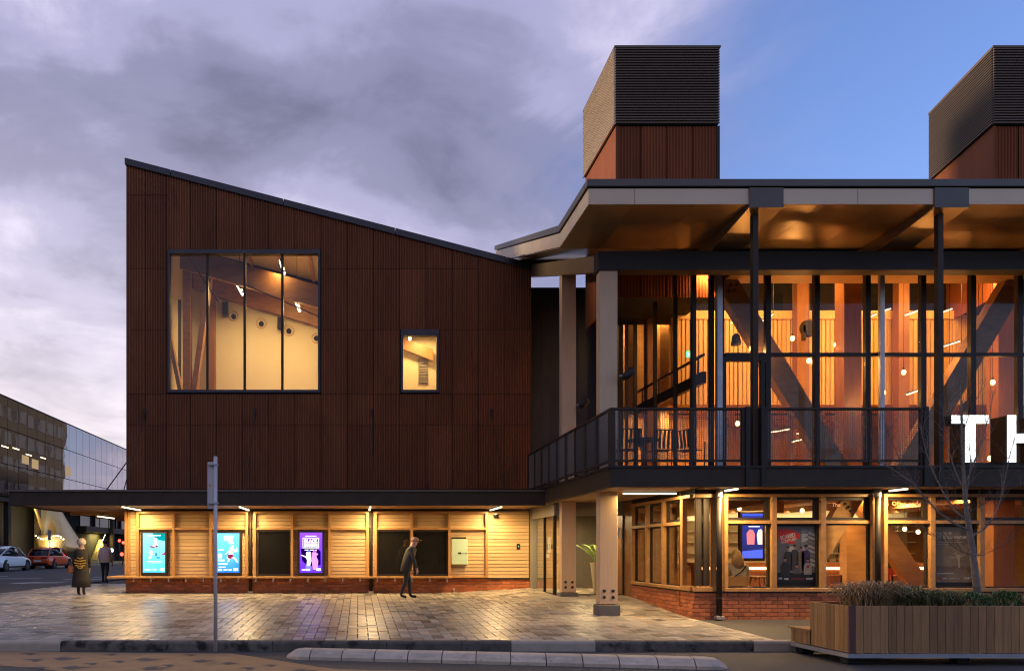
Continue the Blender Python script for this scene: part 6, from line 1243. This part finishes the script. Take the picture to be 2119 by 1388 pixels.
for ln_, yy, w_, xx in [('SCARED', 1116.5, .335, 1615.5), ('SCRIPTLESS', 1124, .335, 1617.5)]:
    text('title_word', ln_, xx, yy, DP - .009, w_, mat('print_cream', (.75, .68, .55), .5), p1, tilt=R(14), offset=.035, sxy=1.25)
def figure(t, x, yt, yb, w, c, D, k=3, head=(.38, .22, .15)):
    pflat(t, [(x - w, yb), (x + w, yb), (x + w * 1.05, yt + w * 2.2), (x + w * .7, yt + w * 1.3), (x - w * .7, yt + w * 1.3), (x - w * 1.05, yt + w * 2.2)], D, c, k); pflat(t, [(x + math.cos(a_ * .785) * w * .42, yt + w * .55 + math.sin(a_ * .785) * w * .6) for a_ in range(8)], D, head, k + 1); pflat(t, [(x - w * .45, yt + w * .4), (x - w * .3, yt - w * .1), (x + w * .3, yt - w * .1), (x + w * .45, yt + w * .4)], D, (.03, .02, .02), k + 2)
for (x, yt, yb, w, c) in [(1630, 1130, 1180, 8, (.05, .04, .05)), (1644, 1127, 1180, 7.5, (.06, .05, .05)), (1657, 1131, 1182, 7, (.22, .15, .10)), (1667, 1127, 1180, 8.5, (.11, .06, .16))]: figure(p1, x, yt, yb, w, c, DP)
for (x, yt, yb, w, c) in [(1624, 1152, 1190, 9, (.03, .03, .035)), (1648, 1166, 1186, 8, (.10, .10, .12)), (1671, 1154, 1188, 8, (.42, .36, .30))]: figure(p1, x, yt, yb, w, c, DP, 6)
pflat(p1, [(1668, 1170), (1673, 1168), (1673, 1174), (1669, 1175)], DP, (.4, .02, .02), 9); pflat(p1, [(1608, 1184), (1688, 1184), (1688, 1204), (1608, 1204)], DP, (.012, .012, .014), 5)
for (x0, x1, y0, y1, c) in [(1610, 1618, 1194, 1198, (.4, .4, .4)), (1622, 1631, 1195, 1199, (.5, .5, .5)), (1637, 1664, 1196, 1197.5, (.45, .03, .03)), (1656, 1682, 1098.5, 1100.5, (.5, .48, .45)), (1672, 1682, 1094.5, 1096, (.5, .48, .45))]: pflat(p1, [(x0, y1), (x1, y1), (x1, y0), (x0, y0)], DP, c, 8, nm='text_line')
text('logo_word', 'COURT', 1668, 1198.5, DP - .024, .155, mat('print_white', (.7, .7, .68), .5), p1, offset=.04, sxy=1.3)
p2 = poster(1934.5, 2020, 1086, 1216, DP, 'framed brown poster of a leaping figure in the theatre window behind the tree', mat('poster_brown', (.26, .18, .11), .5, noise=3, amt=.35))
pc = mat('print_pale', (.72, .64, .5), .5)
for ln_, yy, w_ in [('THE END OF', 1106.5, .33), ('THE GOLDEN WEATHER', 1114, .66)]: text('title_word', ln_, 1937.5, yy, DP - .009, w_, pc, p2, offset=.02, sxy=1.45)
for k in range(9): a = 1940 + k * 8.5; pflat(p2, [(a + math.cos(q * .785) * (8 + k % 3), 1176 + (k % 2) * 5 + math.sin(q * .785) * 6) for q in range(8)], DP, (.24, .15, .09) if k % 2 else (.18, .11, .07), 2 + k % 3)
pflat(p2, [(1980, 1148), (1984, 1146), (1987, 1150), (1985, 1160), (1986, 1174), (1983, 1174), (1981, 1160), (1979, 1154)], DP, (.50, .36, .24), 6); pflat(p2, [(1979, 1150), (1974, 1143), (1976, 1142), (1982, 1149)], DP, (.5, .36, .24), 6); pflat(p2, [(1985, 1150), (1996, 1147), (1996, 1148.5), (1986, 1152)], DP, (.5, .36, .24), 6)
pflat(p2, [(1962, 1153), (1981, 1150), (1995, 1147), (1982, 1152), (1970, 1154)], DP, (.45, .38, .22), 7); pflat(p2, [(1988, 1096), (2005, 1094), (2012, 1105), (2006, 1122), (1994, 1130), (1986, 1120)], DP, (.15, .12, .08), 1)
for (x0, x1, y0, y1, c) in [(1937.5, 1971, 1184.5, 1187, (.5, .45, .35)), (1937, 1947, 1194, 1198, (.5, .06, .03)), (1950, 1959, 1195, 1197, (.5, .5, .48)), (1963, 1974, 1195, 1197, (.45, .4, .35)), (1977, 1985, 1194.5, 1198, (.3, .28, .25)), (1938, 1990, 1120.5, 1121.8, (.4, .35, .25)), (1938, 1968, 1124.5, 1125.5, (.4, .35, .25))]: pflat(p2, [(x0, y1), (x1, y1), (x1, y0), (x0, y0)], DP, c, 8, nm='text_line')
text('logo_word', 'COURT', 1994, 1197.5, DP - .024, .15, MATS['print_white'], p2, offset=.04, sxy=1.3)

# ================================================================ STREET SIGN POLE
Dp_ = (ZC - ROADZ) * F / (1349 - CY) ; Xp = px(446, Dp_)
t = thing('street_sign', 'grey street sign seen from behind on a slim pole at the kerb', 'sign', (Xp, Dp_, ROADZ)); MB().tube([(Xp, Dp_, ROADZ), (Xp, Dp_, pz(946, Dp_))], .032, 14).build('pole', M['polegrey'], t, smooth=True); MB().lathe((Xp, Dp_, pz(946, Dp_)), [(.033, 0), (.034, .012), (.02, .018), (0, .019)], 14).build('pole_cap', M['polegrey'], t)
X0, X1 = px(429, Dp_), px(450, Dp_)
b = MB(); zz0, zz1 = pz(1052, Dp_), pz(955, Dp_)
b.prism([(X0 + .012, Dp_ + .05, zz0), (X1 - .012, Dp_ - .20 + .2, zz0), (X1, Dp_ + .0, zz0 + .02), (X1, Dp_, zz1 - .02), (X1 - .012, Dp_, zz1), (X0 + .012, Dp_ + .05, zz1), (X0, Dp_ + .052, zz1 - .02), (X0, Dp_ + .052, zz0 + .02)], (.0, .012, 0)) if False else None
MB().box(X0, X1 - .03, Dp_ + .034, Dp_ + .042, zz0, zz1).build('sign_plate', M['polegrey'], t, bevel=.003); MB().box(X0 - .006, X0 + .002, Dp_ + .026, Dp_ + .05, zz0 + .01, zz1 - .01).build('plate_edge', M['galv'], t)
for z in (zz0 + .08, zz1 - .06): MB().box(Xp - .12, Xp + .045, Dp_ - .038, Dp_ + .033, z, z + .025).build('clamp', M['galv'], t)
MB().box(X0 + .02, X0 + .05, Dp_ + .030, Dp_ + .033, pz(1006, Dp_), pz(1001, Dp_)).build('sticker', mat('yellow_sticker', (.6, .4, .03), .5), t)

# ================================================================ PLANTER WITH TREE
DPL = 11.75; XP0 = px(1757, DPL); XP1 = XP0 + 3.4; DPb = DPL + .95; DPs = DPL + 1.55; zp0, zp1 = pz(1350, DPL), pz(1253, DPL)
pl = thing('street_planter', 'long timber clad planter box with end seat on a steel base at the kerb', 'planter', (XP0 + 1.5, DPL + .6, ROADZ))
MB().box(XP0 + .031, XP1, DPL + .031, DPb - .01, zp0 + .01, zp1 - .08).build('liner', M['black'], pl)
x = XP0 + .10; k = 0
while x < XP1:
    w = .118; o = MB().box(x, x + w, DPL, DPL + .03, zp0, zp1 + random.uniform(-.004, .004)).build('plank', M['plank'], pl, bevel=.003); x += w + .005; k += 1
MB().box(XP0, XP0 + .095, DPL - .003, DPL + .03, zp0 - .01, zp1 + .004).build('corner_plank', M['plank_red'], pl, bevel=.003)
y = DPL + .034
while y < DPb: MB().box(XP0, XP0 + .03, y, y + .105, zp0, zp1).build('plank', M['plank'], pl, bevel=.003); y += .11
MB().box(XP0 - .001, XP1, DPL + .031, DPL + .08, zp1 - .04, zp1 - .005).build('rim', M['plank'], pl); MB().box(XP0 + .031, XP1, DPL + .081, DPb, zp1 - .1, zp1 - .06).build('soil', M['soil'], pl); MB().box(XP0 + .031, XP1, DPb, DPb + .03, zp0, zp1).build('back_panel', M['plank'], pl)
zst = pz(1300, 12.9)
MB().box(XP0 + .05, XP0 + 1.2, DPb + .05, DPs, zp0, zst - .03).build('seat_core', M['black'], pl); 
y = DPb + .035
while y < DPs: MB().box(XP0, XP0 + .03, y, y + .07, zp0, zst - .032).build('plank', M['plank'], pl); y += .075
for q in range(8): MB().box(XP0 - .02, XP0 + 1.2, DPb + .035 + q * .082, DPb + .11 + q * .082, zst - .03, zst).build('seat_slat', M['plank'], pl)
MB().box(XP0 - .03, XP1, DPL - .03, DPL + .05, zp0 - .075, zp0 - .012).build('base_rail', M['galv'], pl); MB().box(XP0 - .03, XP0 + .05, DPL + .052, DPs, zp0 - .075, zp0 - .012).build('base_rail', M['galv'], pl)
for X, D in [(XP0 + .03, DPL + .1), (XP0 + .02, DPs - .25), (XP0 + 1.7, DPL + .1), (XP0 + 2.9, DPL + .1)]: MB().box(X, X + .22, D, D + .18, ROADZ + .002, zp0 - .076).build('foot', M['rubber'], pl, bevel=.02)
# grasses
def clump(x, D, n, hgt, spread, m, lab, seed, zb):
    r = random.Random(seed); X = px(x, D); t = thing('tussock_grass', lab, 'grass', (X, D, zb), 0, 'tussock grasses in the timber planter'); b = MB()
    for k in range(n):
        a = r.uniform(0, 6.283); s = spread * r.uniform(.25, 1); h_ = hgt * r.uniform(.55, 1.05); o = Vector((X + r.gauss(0, .09), D + r.gauss(0, .07), zb)); d = Vector((math.cos(a), math.sin(a), 0)); w_ = Vector((-d.y, d.x, 0)) * .0058
        p1_ = o + d * s * .30 + Vector((0, 0, h_ * .62)); p2_ = o + d * s * .72 + Vector((0, 0, h_ * .88)); p3_ = o + d * s * 1.15 + Vector((0, 0, h_ * r.uniform(.45, .95)))
        b._add([o - w_, o + w_, p1_ - w_, p1_ + w_, p2_ - w_ * .7, p2_ + w_ * .7, p3_], [(0, 1, 3, 2), (2, 3, 5, 4), (4, 5, 6)])
    b.build('blades', m, t, recalc=False); return t
zso = zp1 - .06
clump(1775, 12.15, 480, .44, .50, M['grass_d'], 'dry brown tussock grass spilling over the planter end', 1, zso); clump(1822, 12.2, 520, .47, .52, M['grass_d'], 'tall dry tussock grass beside the planter end tussock', 2, zso); clump(1870, 12.2, 420, .40, .46, M['grass_g'], 'mixed green tussock grass in the middle of the planter', 3, zso); clump(1915, 12.15, 380, .33, .36, M['grass_g'], 'greener short tussock between the brown grass and the tree', 4, zso); clump(1958, 12.15, 380, .31, .34, M['grass_g'], 'green tussock grass at the foot of the bare tree', 5, zso)
for i, (x, lb, hh, n) in enumerate([(2015, 'low dark green feathery shrub round the tree base', .24, 1500), (2078, 'dense low green shrub at the planter beside the bare tree', .26, 1700)]):
    r = random.Random(20 + i); D = 12.1; X = px(x, D); t = thing('low_shrub', lb, 'shrub', (X, D, zso)); b = MB()
    for k in range(n):
        a = r.uniform(0, 6.283); e = r.uniform(0, 1.45); rr = r.uniform(.6, 1); c = Vector((X + math.cos(a) * math.cos(e) * .34 * rr, D + math.sin(a) * math.cos(e) * .26 * rr, zso + math.sin(e) * hh * rr)); d = Vector((r.gauss(0, 1), r.gauss(0, 1), r.gauss(.7, .8))).normalized() * .05; w_ = Vector((-d.y, d.x, r.uniform(-.3, .3) * .05)).normalized() * .008; b.poly([c - w_, c + w_, c + d + w_ * .3, c + d - w_ * .3])
    b.build('foliage', M['shrub'], t, recalc=False); MB().tube([(X, D, zso - .02), (X, D, zso + hh * .6)], .015, 6).build('stem', M['twig'], t)
# bare street tree
DT_ = 12.35
tr = thing('street_tree', 'slender bare deciduous tree with fine twigs growing in the timber planter', 'tree', P(2022, 1232, DT_))
rt = random.Random(11)
trunk_px = [(2024, 1240, .056), (2020, 1205, .050), (2016, 1170, .049), (2012, 1135, .045), (2006, 1095, .041), (2000, 1060, .034), (1996, 1015, .028), (1993, 960, .022), (1991, 905, .020), (1989, 850, .012), (1988, 795, .005)]
MB().tube([P(x, y, DT_) for x, y, r_ in trunk_px], [r_ for *_, r_ in trunk_px], 12).build('trunk', M['bark'], tr, smooth=True)
tw = MB()
def grow(pts, r0, depth, dD=0.0):
    n = len(pts); tw_pts = [P(x, y, DT_ + dD * (i / (n - 1)) + (rt.uniform(-.04, .04) if i else 0)) for i, (x, y) in enumerate(pts)]
    return tw_pts, [r0 * (1 - .8 * i / (n - 1)) for i in range(n)]
def twig(b, p, d, L_, r_, depth):
    n = 4; pts = [p]; dd = d.copy()
    for i in range(n): dd = (dd + Vector((rt.gauss(0, .10), rt.gauss(0, .10), .07 + rt.gauss(0, .05)))).normalized(); pts.append(pts[-1] + dd * L_ / n)
    b.tube(pts, [r_ * (1 - .75 * i / n) for i in range(n + 1)], 5 if r_ > .004 else 4)
    if depth > 0:
        for i in range(1, n + 1):
            for s in range(2 if depth > 1 else 1):
                sd = dd.cross(Vector((rt.gauss(0, 1), rt.gauss(0, 1), rt.gauss(0, .4)))).normalized(); twig(b, pts[i], (dd * .75 + sd * rt.uniform(.5, .9)).normalized(), L_ * rt.uniform(.42, .62), r_ * .5, depth - 1)
limbs = [([(2006, 1097), (1975, 1083), (1945, 1062), (1915, 1030), (1890, 1000), (1850, 972), (1820, 955)], .020, -.2), ([(2003, 1078), (1975, 1055), (1950, 1015), (1930, 975), (1915, 930), (1905, 885)], .017, .25), ([(2013, 1108), (2035, 1095), (2056, 1070), (2070, 1035), (2080, 990), (2090, 940), (2100, 905)], .016, -.1), ([(2012, 1148), (1990, 1142), (1965, 1125), (1940, 1112), (1925, 1106)], .007, -.3), ([(2013, 1150), (2035, 1148), (2060, 1135), (2090, 1115)], .007, .3), ([(1996, 1015), (1975, 970), (1960, 920), (1953, 870)], .012, .3), ([(1995, 1005), (2015, 960), (2035, 900), (2050, 850), (2055, 810)], .012, -.2), ([(1998, 1040), (2004, 1000), (2008, 960), (2005, 900)], .012, .2), ([(1993, 950), (1972, 900), (1962, 850), (1958, 815)], .008, -.2), ([(1991, 900), (2005, 860), (2020, 825)], .007, .2), ([(2000, 1062), (2040, 1040), (2085, 1012), (2118, 1000)], .007, .2), ([(1915, 1030), (1880, 985), (1850, 925), (1835, 890)], .007, .15)]
for pts, r0, dd_ in limbs:
    b = MB(); tp, rr = grow(pts, r0, 2, dd_); b.tube(tp, rr, 7)
    for i in range(1, len(tp)):
        d = (tp[i] - tp[i - 1]).normalized()
        for q in range(4): twig(b, tp[i].lerp(tp[i - 1], rt.random() * .7), (d * .7 + Vector((rt.gauss(0, .5), rt.gauss(0, .5), rt.uniform(.1, .7)))).normalized(), rt.uniform(.22, .42), .0038, 1)
    b.build('branch', M['bark'] if r0 > .01 else M['twig'], tr, smooth=False, recalc=False)
b = MB()
for k in range(26): p_ = P(1991 + rt.uniform(-3, 3), 800 + k * 8, DT_); twig(b, p_, Vector((rt.gauss(0, .6), rt.gauss(0, .5), .8)).normalized(), .35, .004, 1)
stuff(b.build('twigs', M['twig'], tr, recalc=False))
# fallen leaves on the road edge
for (x, y, c) in [(1052, 1374.5, 'fallen yellow leaf on the road against the concrete separator'), (1093, 1375, 'fallen brown leaf on the road against the concrete separator')]:
    p_ = onroad(x, y, .012); o = MB(); o._add([p_ + Vector((-.03, 0, 0)), p_ + Vector((0, -.02, .008)), p_ + Vector((.035, 0, 0)), p_ + Vector((0, .022, .008))], [(0, 1, 2, 3)]); tag(o.build('fallen_leaf', M['coatpat'] if 'yellow' in c else M['tan_bag'], recalc=False), c, 'leaf')
